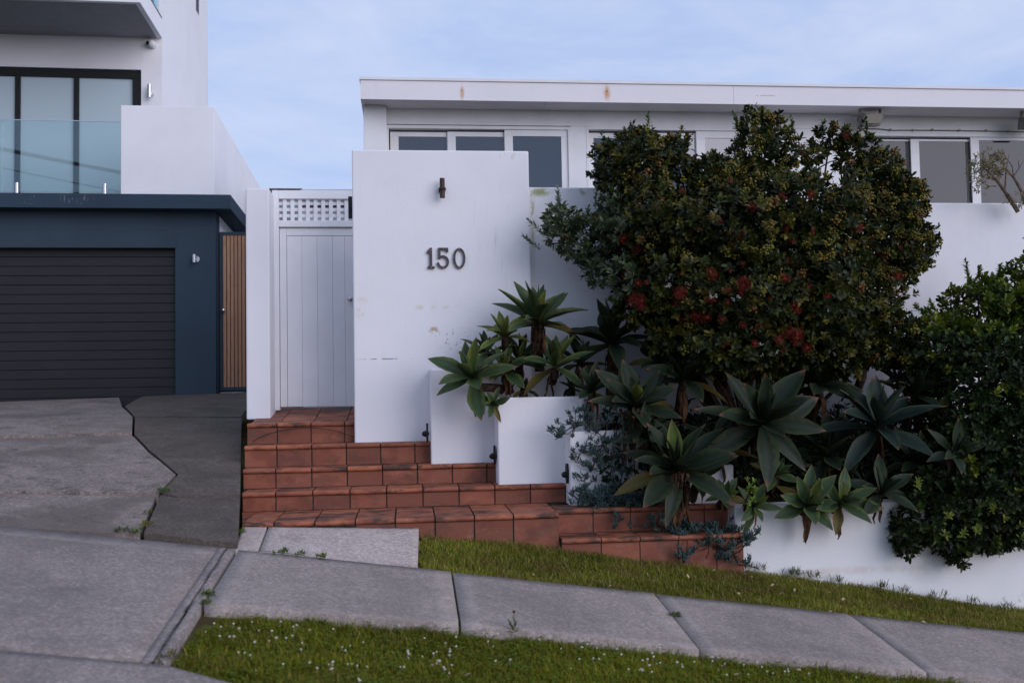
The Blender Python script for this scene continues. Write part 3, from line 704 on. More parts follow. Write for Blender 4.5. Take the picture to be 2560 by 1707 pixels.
flood(2582, 308, 'grey floodlight cut off at the right picture edge under the eave')

# ------------------------------------------------------------------ neighbour house
DL = math.radians(1.6); NY = 14.0
NO = at(540, 980, NY); NO.z = 2.0
ux = Vector((math.cos(DL), math.sin(DL), 0)); uy = Vector((-math.sin(DL), math.cos(DL), 0))
def nl(x, y, yl_):
    v = ray(x, y); k = ((NO+uy*yl_-CP).dot(uy))/v.dot(uy); P = CP+v*k-NO
    return P.dot(ux), P.z
nb = thing('neighbour_house', NO, 'modern white and blue rendered house with garage and glass balcony', 'house', rz=DL)
def nobj(mb, name, mat, bevel=0, label=None):
    o = mb.obj(name, mat, nb, bevel=bevel)
    if label: o['label'] = label
    return o
BWL = -7.5
gxr, gzt = nl(438, 620, 0)
gzb = -.3
_, ztw = nl(300, 528, 0)
mb = MB()
mb.box(gxr+.001, 0, 0, .35, gzb, ztw); mb.box(BWL, gxr, 0, .35, gzt, ztw); mb.box(BWL-.5, BWL-.001, 0, .35, gzb, ztw)
nobj(mb, 'garage_wall', BLUE)
lx, lz = nl(440, 579, 0)
mb = MB(); mb.box(BWL, lx, -.008, -.001, gzt+.001, lz); nobj(mb, 'lintel_panel', BLUE, .003)
# roller door slats
_, s0 = nl(200, 628, .13); pitch = nl(200, 700, .13)[1]-nl(200, 723.3, .13)[1]
GD = thing('garage_door', NO+ux*(gxr-2)+Vector((0, .13, 0)), 'dark charcoal sectional garage door with horizontal ribs', 'garage door', rz=DL)
zz = gzt+.02; i = 0
while zz > -.25:
    mb = MB(); mb.prism([(0, zz-.003), (-.003, zz-.006), (-.003, zz-pitch+.005), (.001, zz-pitch+.002), (.02, zz-pitch+.004), (.02, zz-.004)], 'x', BWL+.01-(gxr-2), 1.99)
    o = mb.obj('slat', GARAGE, GD); zz -= pitch
mb = MB(); mb.box(BWL-(gxr-2), 1.99, .021, .04, -.3, gzt+.02); mb.obj('backing', BLACK, GD)
# canopy slab
cx1, cz1 = nl(576, 487, -.24); _, cz0 = nl(576, 522, -.24)
mb = MB(); mb.box(BWL-.5, cx1, -.24, 7, cz0, cz1); nobj(mb, 'canopy_slab', stucco('blue_render_stained', (.034, .056, .082), [
    (tuple(at(75, 497, NY-.3)), (.12, .4, .10), 20, (.55, .66), (.26, .26, .27), (1.5, 1.5, .4)), (tuple(at(190, 497, NY-.3)), (.30, .4, .10), 22, (.55, .66), (.26, .26, .27), (2, 2, .4))], .05, .12, streaks=0.0))
# side wall below canopy
mb = MB(); mb.box(-4.0, -.002, .351, 7, -.3, ztw-.002); nobj(mb, 'side_wall', WHITE)
# parapet and return
px0, _ = nl(302, 400, -.18); px1, pz1 = nl(535, 268, -.18)
mb = MB(); mb.box(px0, px1, -.18, .02, cz1+.002, pz1); nobj(mb, 'parapet', WHITE, .006)
mb = MB(); mb.box(px1-.2, px1, .021, 7, cz1+.002, pz1-.001); nobj(mb, 'parapet', WHITE, .006)
# upper storey
YUp = 1.35
uxr, _ = nl(405, 200, YUp)
wxr, wzt = nl(353, 175, YUp); wxb = nl(0, 400, YUp)[0]-1.6
mb = MB(); mb.box(wxr, uxr, YUp, 5.45, cz1+.002, 12); mb.box(-8.2, wxr-.001, YUp, 5.4, wzt, 12); nobj(mb, 'upper_wall', WHITE)
mb = MB(); mb.box(-8.2, wxr, YUp+.25, YUp+.3, cz1, wzt-.001); nobj(mb, 'interior', BLACK)
# window: frame and panes
wf = MB()
fx = [nl(q, 300, YUp+.05)[0] for q in (332, 353)]
zt2 = nl(300, 196, YUp+.05)[1]
wf.box(-8.2, wxr-.002, YUp+.04, YUp+.14, zt2, wzt-.002); wf.box(fx[0], wxr-.002, YUp+.04, YUp+.14, cz1+.01, zt2-.001)
for a, b in ((37, 50), (184, 197)):
    wf.box(nl(a, 300, YUp+.05)[0], nl(b, 300, YUp+.05)[0], YUp+.045, YUp+.135, cz1+.01, zt2-.001)
fr = nobj(wf, 'window_frame', BLACK)
for a, b in ((-130, 37), (50, 184), (197, 332)):
    mb = MB(); mb.box(nl(a, 300, YUp+.08)[0], nl(b, 300, YUp+.08)[0], YUp+.08, YUp+.09, cz1+.01, zt2-.002); mb.obj('pane', FROST, fr)
# slit window on the side wall
def onside(x, y):
    v = ray(x, y); k = ((NO+ux*uxr-CP).dot(ux))/v.dot(ux); P = CP+v*k-NO; return P.dot(uy), P.z
(ya, za), (yb2, zb_) = onside(490, 26), onside(497, 38)
mb = MB(); mb.prism([(ya, za), (yb2, (za+zb_)/2), (yb2, za+1.2), (ya, za+1.2)], 'x', uxr-.01, uxr+.003); nobj(mb, 'slit_window', BLACK)
# upper balcony slab
bx1, bz0 = nl(404, 97, YUp); 
yb = -.05
_, bzz = nl(353, 12, yb)
mb = MB(); mb.box(-8.2, uxr+.003, yb, YUp-.002, bz0+.003, bz0+.30); nobj(mb, 'balcony_slab', WHITE, .006)
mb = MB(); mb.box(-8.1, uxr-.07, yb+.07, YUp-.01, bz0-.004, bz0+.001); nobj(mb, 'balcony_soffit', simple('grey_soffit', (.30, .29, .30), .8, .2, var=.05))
mb = MB(); mb.box(uxr-.05, uxr-.035, yb+.04, YUp-.05, bz0+.31, bz0+1.3); nobj(mb, 'glass_panel', BGLASS)
mb = MB(); mb.box(-8.1, uxr-.055, yb+.04, yb+.055, bz0+.31, bz0+1.3); nobj(mb, 'glass_panel', BGLASS)
mb = MB(); mb.box(uxr-.07, uxr+.006, yb+.03, YUp-.03, bz0+.301, bz0+.322); nobj(mb, 'rail_channel', TWIG)
# lower glass balustrade
bt = thing('glass_balustrade', NO+ux*(px0-2)+uy*(-.12)+Vector((0, 0, cz1)), 'clear greenish glass balustrade of the neighbour balcony on steel spigots', 'balustrade', rz=DL)
_, gtop = nl(200, 304, -.12)
hz = gtop-cz1
pj = nl(4, 400, -.12)[0]
mb = MB(); mb.box(pj-(px0-2)+.006, 1.985, 0, .012, .04, hz); mb.obj('glass_panel', BGLASS, bt)
mb = MB(); mb.box(-4.5, pj-(px0-2)-.006, 0, .012, .04, hz); mb.obj('glass_panel', BGLASS, bt)
mb = MB(); mb.box(-4.5, 1.985, -.004, .016, hz+.001, hz+.012); mb.obj('top_rail', STEEL, bt)
for q in (42, 262):
    xx = nl(q, 470, -.12)[0]-(px0-2); mb = MB(); mb.tube((xx, .0, .0), (xx, .0, .16), .026, n=16); mb.obj('spigot', STEEL, bt)
# small fittings
def onN(x, y, yl_):
    a, z = nl(x, y, yl_); return NO+ux*a+uy*yl_+Vector((0, 0, z))
p = onN(377, 232, YUp); t = thing('wall_lamp', p, 'steel cylinder lamp beside the upper window of the neighbour house', 'wall lamp', rz=DL)
mb = MB(); mb.tube((0, -.09, -.10), (0, -.09, .10), .030, n=18); mb.obj('body', STEEL, t); mb = MB(); mb.tube((.02, -.07, -.03), (.02, 0, -.03), .03, n=14); mb.obj('backplate', STEEL, t)
p = onN(489, 648, 0); t = thing('wall_lamp', p, 'small steel lamp on the blue garage wall', 'wall lamp', rz=DL)
mb = MB(); mb.tube((-.005, -.08, -.055), (-.005, -.08, .055), .024, n=18); mb.obj('body', STEEL, t)
mb = MB(); mb.tube((.012, -.02, 0), (.012, 0, 0), .045, n=20); mb.tube((0, -.06, 0), (0, -.02, 0), .012); mb.obj('backplate', STEEL, t)
p = onN(381, 113, YUp); t = thing('security_camera', p, 'white dome security camera under the neighbour balcony', 'security camera', rz=DL)
mb = MB(); mb.tube((.01, -.03, 0), (.01, 0, 0), .065, n=20); mb.obj('base', PAINT, t, bevel=.004)
mb = MB(); mb.ball((0, -.06, 0), .06, n=18); mb.obj('dome', PAINT, t, smooth=True)
mb = MB(); mb.tube((-.035, -.075, .0), (-.052, -.10, -.004), .030, n=16); mb.obj('lens', BLACK, t)
# timber side gate
YT = .12
gx0, gz1_ = nl(541, 580, YT); gx1 = nl(650, 700, YT)[0]; gzb_ = nl(560, 976, YT)[1]
tg = thing('timber_gate', NO+ux*gx0+uy*YT+Vector((0, 0, gzb_)), 'narrow side gate of vertical timber slats in a blue frame beside the garage', 'gate', rz=DL)
H = gz1_-gzb_; W_ = gx1-gx0
q2 = [nl(x, 700, YT)[0]-gx0 for x in (546, 549, 557)]
mb = MB(); mb.box(0, q2[0], 0, .06, -.03, H); mb.obj('frame_post', BLUE, tg)
mb = MB(); mb.box(q2[1], q2[2], 0, .05, .0, H); mb.obj('stile', BLUE, tg)
mb = MB(); mb.box(q2[2]+.001, W_, .001, .05, H-.045, H); mb.obj('top_rail', BLUE, tg)
mb = MB(); mb.box(q2[2]+.001, W_, .001, .05, .0, .045); mb.obj('bottom_rail', BLUE, tg)
for i in range(7):
    a = nl(557.5+9.4*i, 700, YT)[0]-gx0; b = nl(557.5+9.4*i+7.6, 700, YT)[0]-gx0
    mb = MB(); mb.box(a, b, .008+random.uniform(-.002, .002), .03, .046, H-.046); mb.obj('slat', TIMBER, tg, bevel=.003)
mb = MB(); mb.box(q2[0]+.002, W_, .052, .06, -.02, H-.01); mb.obj('backing', BLACK, tg)
kx, kz = nl(560, 776, YT); mb = MB(); mb.tube((kx-gx0, .0, kz-gzb_), (kx-gx0, -.05, kz-gzb_), .02, n=14); mb.ball((kx-gx0, -.05, kz-gzb_), .028, n=12); mb.obj('knob', STEEL, tg)

# ------------------------------------------------------------------ overhead wires across the street (seen mirrored in the windows)
def pole(x, y, label):
    z = gground(x, y); t = thing('utility_pole', (x, y, z-.3), label, 'utility pole')
    mb = MB(); mb.tube((0, 0, 0), (0, 0, 9.8), .16, .11, 14); mb.obj('pole', TWIG, t)
    mb = MB(); mb.box(-.06, .06, -1.1, 1.1, 9.2, 9.35); mb.obj('crossarm', TWIG, t)
pole(-19, -5.2, 'weathered timber power pole across the street at the uphill end'); pole(21, -5.2, 'weathered timber power pole across the street at the downhill end')
for i, (dy, dz) in enumerate(((-1.0, 9.5), (-.35, 9.45), (.35, 9.4), (1.0, 9.35), (0, 8.9))):
    mb = MB(); z0, z1 = gground(-19, -5.2)-.3+dz, gground(21, -5.2)-.3+dz; pts = []
    for t_ in np.linspace(0, 1, 25): pts.append((-19+40*t_, -5.2+dy, z0*(1-t_)+z1*t_-.9*4*t_*(1-t_)*(.9+.06*i)))
    mb.path(pts, .019, 5); setp(mb.obj('power_line', BLACK), ('inner', 'second', 'third', 'outermost', 'lowest')[i]+' black overhead power line across the street, counted from the road kerb side', 'power line', 'overhead power lines between the poles')

# ------------------------------------------------------------------ vegetation helpers
def leaf_arrays(P, Dr, Nr, Lh, Wd, tint, fold=.25, curl=.15, pet=.12):
    """simple 6-vertex folded leaves. P base, Dr direction, Nr face normal"""
    n = len(P); S = np.cross(Dr, Nr); S /= np.linalg.norm(S, axis=1)[:, None]+1e-9; N2 = np.cross(S, Dr)
    L_ = Lh[:, None]; W2 = Wd[:, None]/2
    b = P; m1 = P+Dr*L_*.38-N2*L_*0; m2 = P+Dr*L_*.75-N2*L_*curl*.5; tip = P+Dr*L_-N2*L_*curl
    l1 = m1+S*W2*.92+N2*W2*fold; r1 = m1-S*W2*.92+N2*W2*fold; l2 = m2+S*W2*.8+N2*W2*fold; r2 = m2-S*W2*.8+N2*W2*fold
    V = np.stack([b, l1, m1, r1, l2, m2, r2, tip], 1).reshape(-1, 3)
    base = (np.arange(n)*8)[:, None, None]
    Fq = np.array([[0, 2, 1, 1], [0, 3, 2, 2], [1, 2, 5, 4], [2, 3, 6, 5], [4, 5, 7, 7], [5, 6, 7, 7]])
    tri = np.array([[0, 2, 1], [0, 3, 2], [1, 2, 5], [1, 5, 4], [2, 3, 6], [2, 6, 5], [4, 5, 7], [5, 6, 7]])
    Fq = (tri[None]+base).reshape(-1, 3); T = np.repeat(tint, 8, 0)
    return V, Fq, T
def unit(v): return v/(np.linalg.norm(v, axis=-1, keepdims=True)+1e-9)
def join(parts):
    Vs, Fs, Ts, b = [], [], [], 0
    for V, Fq, T in parts: Vs.append(V); Fs.append(Fq+b); Ts.append(T); b += len(V)
    return np.concatenate(Vs), np.concatenate(Fs), np.concatenate(Ts)
def sample_blobs(blobs, dens_shell, dens_in):
    """blobs: (center, radii). returns shell points + outward normals; points inside other blobs are mostly dropped"""
    PS, NS, IN = [], [], []
    C = np.array([b[0] for b in blobs]); Rr = np.array([b[1] for b in blobs])
    for i, (c, r) in enumerate(blobs):
        area = 4*math.pi*((r[0]*r[1])**1.6/3+(r[0]*r[2])**1.6/3+(r[1]*r[2])**1.6/3)**(1/1.6)
        k = int(area*dens_shell)+8; u = unit(rng.normal(size=(k, 3)))
        rad = 1+rng.normal(0, .10, size=(k, 1)); 
        lump = 1+.13*np.sin(u[:, :1]*5+i)+.13*np.sin(u[:, 2:]*6+2*i)
        p = np.array(c)+u*np.array(r)*rad*lump; nrm = unit(u/np.array(r))
        keep = np.ones(k, bool)
        for j in range(len(blobs)):
            if j != i: keep &= (np.linalg.norm((p-C[j])/Rr[j], axis=1) > .72)
        PS.append(p[keep]); NS.append(nrm[keep])
        k2 = int(4.19*r[0]*r[1]*r[2]*dens_in); u = unit(rng.normal(size=(k2, 3)))*rng.random((k2, 1))**.5*.9
        IN.append(np.array(c)+u*np.array(r))
    return np.concatenate(PS), np.concatenate(NS), np.concatenate(IN)
def sprigs(P, N, per, Lr, Wr, cols, up=.35, spread=.9, fold=.3):
    """rosette of leaves at each point, growing along the normal"""
    n = len(P); axis = unit(N+np.array([0, 0, up])+rng.normal(0, .35, (n, 3)))
    idx = np.repeat(np.arange(n), per); k = len(idx); A = axis[idx]
    ref = unit(rng.normal(size=(n, 3)))[idx]; S = unit(np.cross(A, ref)); T2 = np.cross(A, S)
    j = np.tile(np.arange(per), n); th = j*2.4+rng.normal(0, .3, k); radial = S*np.cos(th)[:, None]+T2*np.sin(th)[:, None]
    inc = (.25+spread*(1-j/per))+rng.normal(0, .12, k)
    Dr = unit(A*np.cos(inc)[:, None]+radial*np.sin(inc)[:, None])
    Nr = unit(A*np.sin(inc)[:, None]-radial*np.cos(inc)[:, None])
    base = P[idx]+A*((j/per)*Lr[0]*1.1)[:, None]
    Lh = rng.uniform(Lr[0], Lr[1], k); Wd = Lh*rng.uniform(Wr[0], Wr[1], k)
    ci = rng.choice(len(cols), n, p=[c[1] for c in cols]); base_c = np.array([c[0] for c in cols])[ci]
    T = base_c[idx]*rng.uniform(.75, 1.25, (k, 1)); T = T*(1+(j/per-.5)[:, None]*.25)
    return leaf_arrays(base, Dr, Nr, Lh, Wd, T, fold=fold)
def strays(P, Lr, Wr, col):
    n = len(P); Dr = unit(rng.normal(size=(n, 3))); Nr = unit(rng.normal(size=(n, 3)))
    Lh = rng.uniform(Lr[0], Lr[1], n); return leaf_arrays(P, Dr, Nr, Lh, Lh*Wr, np.array(col)*rng.uniform(.6, 1.3, (n, 1)))
def pxblob(x, y, rx, ry, Y, rY):
    c = at(x, y, Y); s_ = (at(x+50, y, Y)-at(x-50, y, Y)).x/100
    return ((c.x, c.y, c.z), (rx*s_, rY, ry*s_))

# ------------------------------------------------------------------ red flowering bush
B1 = [(1590, 430, 90, 95, 8.75, .30), (1690, 395, 62, 45, 8.8, .22), (1560, 400, 55, 60, 8.8, .2), (1790, 450, 70, 60, 8.7, .28), (1905, 385, 72, 88, 8.65, .30),
      (2075, 345, 40, 24, 8.7, .14), (2140, 385, 45, 40, 8.7, .2), (2035, 395, 18, 40, 8.7, .1), (2190, 450, 65, 55, 8.6, .28), (2245, 520, 60, 75, 8.55, .28), (2262, 625, 55, 62, 8.5, .26), (2180, 600, 100, 110, 8.5, .40),
      (2000, 560, 150, 130, 8.35, .50), (1780, 580, 170, 130, 8.35, .50), (1610, 560, 100, 100, 8.5, .36),
      (1460, 600, 68, 52, 8.7, .20), (1400, 560, 42, 50, 8.75, .16), (1530, 540, 38, 40, 8.75, .14), (1520, 672, 55, 46, 8.7, .20),
      (1650, 715, 110, 100, 8.35, .42), (1850, 750, 180, 120, 8.2, .50), (2050, 750, 140, 120, 8.2, .48), (2170, 745, 80, 95, 8.35, .32),
      (1900, 868, 210, 66, 8.15, .40), (1720, 830, 95, 62, 8.3, .32), (2210, 850, 75, 65, 8.3, .30), (2075, 870, 100, 60, 8.2, .34),
      (2305, 590, 26, 24, 8.5, .10)]
rb = thing('flowering_bush', at(1880, 1000, 8.6), 'large dark green bush with red bottlebrush like flowers and yellowish buds against the white house', 'bush'); RBO = rb.location.copy()
blobs = [pxblob(b[0], b[1], max(b[2]-13, 10), max(b[3]-11, 10), *b[4:]) for b in B1]
P, N, I = sample_blobs(blobs, 300, 2600)
def gaps(A, holes):
    k = np.ones(len(A), bool)
    for (x, y, r_, Y) in holes:          # airy gaps between the limbs
        c = np.array(at(x, y, Y)); d_ = unit(np.array(ray(x, y))); v = A-c; v = v-(v@d_)[:, None]*d_; k &= np.linalg.norm(v*(1+.35*np.sin(A*40)), axis=1) > r_
    return k
HO = [(2095, 600, .045, 8.5), (2128, 588, .05, 8.5), (2090, 632, .035, 8.5), (2062, 425, .11, 8.6), (2010, 425, .06, 8.6), (2075, 470, .05, 8.6), (2040, 520, .03, 8.5), (1745, 385, .09, 8.7), (1720, 450, .03, 8.7), (2230, 720, .04, 8.4), (2255, 560, .025, 8.5), (1560, 490, .03, 8.7), (1840, 400, .05, 8.7), (2210, 660, .03, 8.5), (1500, 620, .02, 8.7), (1640, 345, .05, 8.8), (2150, 680, .025, 8.5)]
kk = gaps(P, HO); P, N = P[kk], N[kk]; I = I[gaps(I, HO)]
cols = [((.034, .044, .007), .30), ((.017, .026, .006), .34), ((.062, .068, .009), .16), ((.115, .095, .018), .10), ((.042, .052, .022), .10)]
sil = (P[:, 0] < at(1545, 600, 8.7).x) & (P[:, 2] < at(1500, 500, 8.7).z) & (P[:, 2] > at(1500, 760, 8.7).z)
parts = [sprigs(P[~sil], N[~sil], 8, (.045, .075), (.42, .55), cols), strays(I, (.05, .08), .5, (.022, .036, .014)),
         sprigs(P[sil], N[sil], 9, (.045, .07), (.34, .44), [((.105, .130, .070), .5), ((.070, .095, .045), .3), ((.04, .065, .02), .2)])]
# upright leader shoots on the outline
def shoot(x, y, Y, h, lean=0, col=((.075, .10, .045), 1.0), n=9):
    b = np.array(at(x, y, Y)); P_ = np.array([b+np.array([lean*h*t, 0, h*t]) for t in np.linspace(0, 1, n)])
    N_ = np.tile(np.array([[lean, 0, 1.0]]), (n, 1)); return sprigs(P_, N_, 4, (.035, .055), (.38, .48), [col], up=1, spread=.6)
for q in [(1620, 350, 8.8, .20), (1605, 365, 8.8, .14), (1512, 395, 8.8, .20, -.1), (1575, 360, 8.8, .12), (1845, 330, 8.7, .14, -.2), (1885, 330, 8.65, .15), (1985, 350, 8.7, .17, -.1), (2050, 340, 8.7, .1, .3),
          (1400, 520, 8.8, .14, -.1), (1490, 545, 8.75, .26, .02), (1470, 570, 8.75, .15), (1440, 590, 8.75, .15, -.2), (1540, 520, 8.75, .12), (1375, 600, 8.75, .15, -1.2), (1350, 625, 8.75, .10, -1.3), (2320, 600, 8.5, .10, .9), (2285, 690, 8.5, .14, .8), (2300, 545, 8.5, .1, .5)]:
    parts.append(shoot(*q[:4], lean=q[4] if len(q) > 4 else 0, col=((.125, .155, .10), 1.0) if q[0] < 1560 else ((.085, .12, .035), 1.0)))
outl = rng.choice(len(P), 90, replace=False)
for i in outl:
    if N[i][2] > -.3 and N[i][1] < .5:
        b0 = P[i]; d_ = N[i]*.5+np.array([0, 0, .6])+rng.normal(0, .3, 3); d_ /= np.linalg.norm(d_); hh = rng.uniform(.08, .22)
        pp = np.array([b0+d_*hh*t for t in np.linspace(0, 1, 6)]); parts.append(sprigs(pp, np.tile(d_, (6, 1)), 4, (.035, .06), (.40, .5), cols, up=.3, spread=.7))
V, Fq, T = join(parts); V = V-np.array(RBO)
setp(link('foliage', np_mesh('foliage', V, Fq, LEAF, T), rb), kind='stuff')
# stems
mb = MB(); root = at(1890, 1040, 8.6); root.z = 1.1
for b in B1[::1]:
    e = at(b[0], b[1], b[4]); mid = root.lerp(e, .5)+Vector((random.uniform(-.1, .1), random.uniform(-.1, .1), .12))
    mb.path([root-RBO, root.lerp(mid, .5)-RBO+Vector((0, 0, .05)), mid-RBO, mid.lerp(e, .6)-RBO, e-RBO], [.035, .026, .018, .011, .006], 6)
for (x0_, y0_, x1_, y1_) in ((2030, 430, 2120, 395), (2040, 480, 2095, 420), (1700, 400, 1790, 395), (1480, 600, 1430, 540), (2150, 520, 2200, 470), (1380, 610, 1440, 620)):
    a, b = at(x0_, y0_, 8.7)-RBO, at(x1_, y1_, 8.7)-RBO; mb.path([a, a.lerp(b, .5)+Vector((0, 0, .03)), b], [.008, .006, .004], 5)
mb.obj('branches', BARK, rb)
# bud clusters (yellow olive) all over the upper half
def clusters(pts, nb_, r, rad, colf, name, mat, par, org):
    ico_v = np.array([(0, 0, 1), (.894, 0, .447), (.276, .851, .447), (-.724, .526, .447), (-.724, -.526, .447), (.276, -.851, .447), (.724, .526, -.447), (-.276, .851, -.447), (-.894, 0, -.447), (-.276, -.851, -.447), (.724, -.526, -.447), (0, 0, -1)])
    ico_f = np.array([(0, 1, 2), (0, 2, 3), (0, 3, 4), (0, 4, 5), (0, 5, 1), (1, 6, 2), (2, 7, 3), (3, 8, 4), (4, 9, 5), (5, 10, 1), (6, 7, 2), (7, 8, 3), (8, 9, 4), (9, 10, 5), (10, 6, 1), (6, 11, 7), (7, 11, 8), (8, 11, 9), (9, 11, 10), (10, 11, 6)])
    n = len(pts); C_ = np.repeat(pts, nb_, 0)+unit(rng.normal(size=(n*nb_, 3)))*r*rng.uniform(.3, 1, (n*nb_, 1))
    s_ = rng.uniform(.7, 1.2, n*nb_)*rad; V_ = (C_[:, None]+ico_v[None]*s_[:, None, None]).reshape(-1, 3)
    F_ = (ico_f[None]+(np.arange(n*nb_)*12)[:, None, None]).reshape(-1, 3)
    c_ = colf(n); T_ = np.repeat(np.repeat(c_, nb_, 0)*rng.uniform(.75, 1.25, (n*nb_, 1)), 12, 0)
    return setp(link(name, np_mesh(name, V_-np.array(org), F_, mat, T_), par), kind='stuff')
front = (N[:, 1] < .35) & (P[:, 0] > at(1560, 600, 8.7).x)
Pf = P[front]+N[front]*.05
wgt = np.clip((Pf[:, 2]-2.3)/1.2, .12, 1)*(1+1.2*(Pf[:, 0] > at(2150, 600, 8.5).x)); 
from math import sin
pick = rng.choice(len(Pf), min(760, len(Pf)//2), replace=False, p=wgt/wgt.sum())
# gather picks into loose groups
seeds = Pf[pick]
def budcol(n):
    a = np.array([(.17, .145, .02), (.19, .115, .025), (.13, .11, .016), (.20, .09, .035)]); return a[rng.choice(4, n, p=[.4, .3, .2, .1])]
clusters(seeds, 20, .048, .0100, budcol, 'flower_buds', BUD, rb, RBO)
# red stamen flowers
def pompom(r=.055, n=120):
    V_, F_ = [], []; u = unit(rng.normal(size=(n, 3))); u[:, 1] = -abs(u[:, 1])*.8+.15
    for k in range(n):
        d_ = Vector(u[k]).normalized(); s_ = d_.orthogonal().normalized()*.0010; b = len(V_); L_ = r*random.uniform(.7, 1.1)
        V_ += [tuple(s_), tuple(-s_), tuple(d_*L_-s_*.9), tuple(d_*L_+s_*.9)]; F_.append((b, b+1, b+2, b+3))
    return V_, F_
pm = []
for k in range(4):
    V_, F_ = pompom(); mb = MB(); mb.v = V_; mb.f = F_; mb.m = [0]*len(F_)
    mb.ball((0, 0, 0), .018, n=8); pm.append(mb.mesh('flower', REDF))
FL = [(1556, 600, 1.0), (1568, 655, .9), (1578, 750, 1.4), (1560, 690, .8), (1600, 765, 1.1), (1775, 690, 1.2), (1860, 710, 1.3), (1845, 705, .9), (1955, 700, 1.1), (1690, 735, 1.1), (1705, 800, 1.2), (1740, 792, 1.3), (1762, 795, 1.0), (1685, 760, .8), (2010, 720, 1.0), (1975, 765, 1.1), (2060, 745, .9),
      (1960, 830, 1.2), (1985, 838, 1.3), (1940, 850, 1.0), (2010, 870, 1.0), (1950, 870, .9), (2235, 692, 1.1), (2260, 735, .9), (2290, 765, .8), (2330, 790, 1.1), (1875, 520, 1.0), (1950, 495, .8), (2020, 490, .9), (2115, 340, .8), (2140, 410, 1.0), (2200, 635, 1.0), (1590, 625, 1.0), (1700, 480, .6), (1820, 455, .8),
      (1650, 860, .8), (1805, 860, .9), (1740, 860, .7), (1590, 710, .9), (2140, 572, .9), (1880, 860, .8)]
for _ in range(42): FL.append((random.gauss(1850, 170), random.gauss(730, 95), random.uniform(.4, .75)))
bp = np.array([b[0] for b in blobs]); br2 = np.array([b[1] for b in blobs])
def front_hit(x, y):
    """first point of the bush surface along the view ray"""
    v = np.array(ray(x, y)); best = None
    for Y in np.arange(7.4, 9.1, .02):
        p = np.array(CP)+v*(Y/v[1])
        if (np.linalg.norm((p-bp)/br2, axis=1) < 1.06).any(): return p-np.array([0, .06, 0])
    return np.array(CP)+v*(8.4/v[1])
for i, (x, y, s_) in enumerate(FL):
    for k in range(2 if s_ > 1 else 1):
        p = Vector(front_hit(x+random.uniform(-12, 12)*k, y+random.uniform(-10, 10)*k)); o = link('flower', pm[(i+k) % 4], rb, p-RBO); o.rotation_euler = (random.uniform(-.4, .4), random.uniform(0, 6), random.uniform(-.5, .5)); o.scale = (s_*.92,)*3
# small pale flower heads
wf_ = [(1670, 690), (1715, 700), (1700, 665), (1770, 745), (1830, 735), (1890, 880), (1925, 880), (1940, 940), (1950, 930), (2070, 655), (2090, 660), (2100, 690), (2120, 700), (2085, 880), (2100, 905), (1705, 875), (1735, 880), (1790, 545), (2075, 625), (1660, 720)]
W_ = np.array([front_hit(*q) for q in wf_]); W_ = np.repeat(W_, 2, 0)+rng.normal(0, .03, (len(W_)*2, 3))
clusters(W_, 10, .022, .0062, lambda n: np.full((n, 3), .30)*np.array([1, .98, .82]), 'seed_heads', BUD, rb, RBO)

# ------------------------------------------------------------------ glossy bush at the right
B2 = [(2445, 755, 72, 70, 8.3, .26), (2530, 735, 60, 62, 8.3, .26), (2345, 800, 38, 24, 8.3, .12), (2400, 820, 60, 40, 8.3, .18), (2340, 870, 80, 80, 8.2, .28), (2480, 880, 90, 70, 8.15, .28), (2300, 930, 60, 60, 8.3, .2), (2600, 850, 60, 200, 8.2, .3),
      (2450, 1000, 130, 110, 8.05, .36), (2560, 1010, 70, 110, 8.0, .34), (2420, 1130, 120, 100, 7.9, .34), (2540, 1150, 100, 120, 7.85, .34), (2380, 1240, 100, 80, 7.75, .30),
      (2500, 1250, 110, 90, 7.7, .30), (2290, 1290, 50, 60, 7.7, .20), (2262, 1335, 32, 34, 7.66, .12), (2330, 1320, 60, 40, 7.66, .14), (2270, 1385, 14, 26, 7.66, .07), (2380, 1350, 30, 50, 7.64, .12), (2450, 1340, 60, 34, 7.64, .14), (2510, 1325, 50, 34, 7.64, .14), (2392, 1395, 14, 22, 7.62, .06), (2620, 1250, 60, 90, 7.7, .3)]
gb = thing('glossy_hedge_bush', at(2450, 1200, 7.95), 'glossy leaved green bush at the right edge hanging over the retaining wall', 'bush'); GBO = gb.location.copy()
bl2 = [pxblob(b[0], b[1]+(14 if b[1] < 830 else 0), max(b[2]-12, 9), max(b[3]-12, 9), *b[4:]) for b in B2]; P, N, I = sample_blobs(bl2, 340, 2400)
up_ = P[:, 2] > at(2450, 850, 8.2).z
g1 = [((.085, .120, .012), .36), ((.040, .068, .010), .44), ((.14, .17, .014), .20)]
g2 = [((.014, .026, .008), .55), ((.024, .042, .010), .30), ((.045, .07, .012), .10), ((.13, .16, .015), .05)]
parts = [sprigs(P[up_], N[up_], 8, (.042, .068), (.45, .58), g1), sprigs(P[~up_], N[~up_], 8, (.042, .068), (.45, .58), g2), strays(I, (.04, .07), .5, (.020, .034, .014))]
for q in [(2420, 700, 8.3, .14, -.1), (2450, 700, 8.3, .08), (2500, 700, 8.3, .1), (2530, 690, 8.3, .1, .1), (2390, 745, 8.3, .08, -.4), (2345, 790, 8.3, .1, -.6)]: parts.append(shoot(*q[:4], lean=q[4] if len(q) > 4 else 0, col=((.12, .155, .03), 1.0)))
for x, y in ((2365, 1295), (2480, 1280), (2510, 1300), (2405, 1340), (2440, 1330), (2545, 1320), (2550, 1345), (2360, 1340), (2290, 1215)):
    p_ = np.array(at(x, y, 7.40)); parts.append(sprigs(np.array([p_, p_+.02]), np.array([[0, -1, .5]]*2), 8, (.035, .055), (.3, .4), [((.15, .18, .03), 1.0)]))
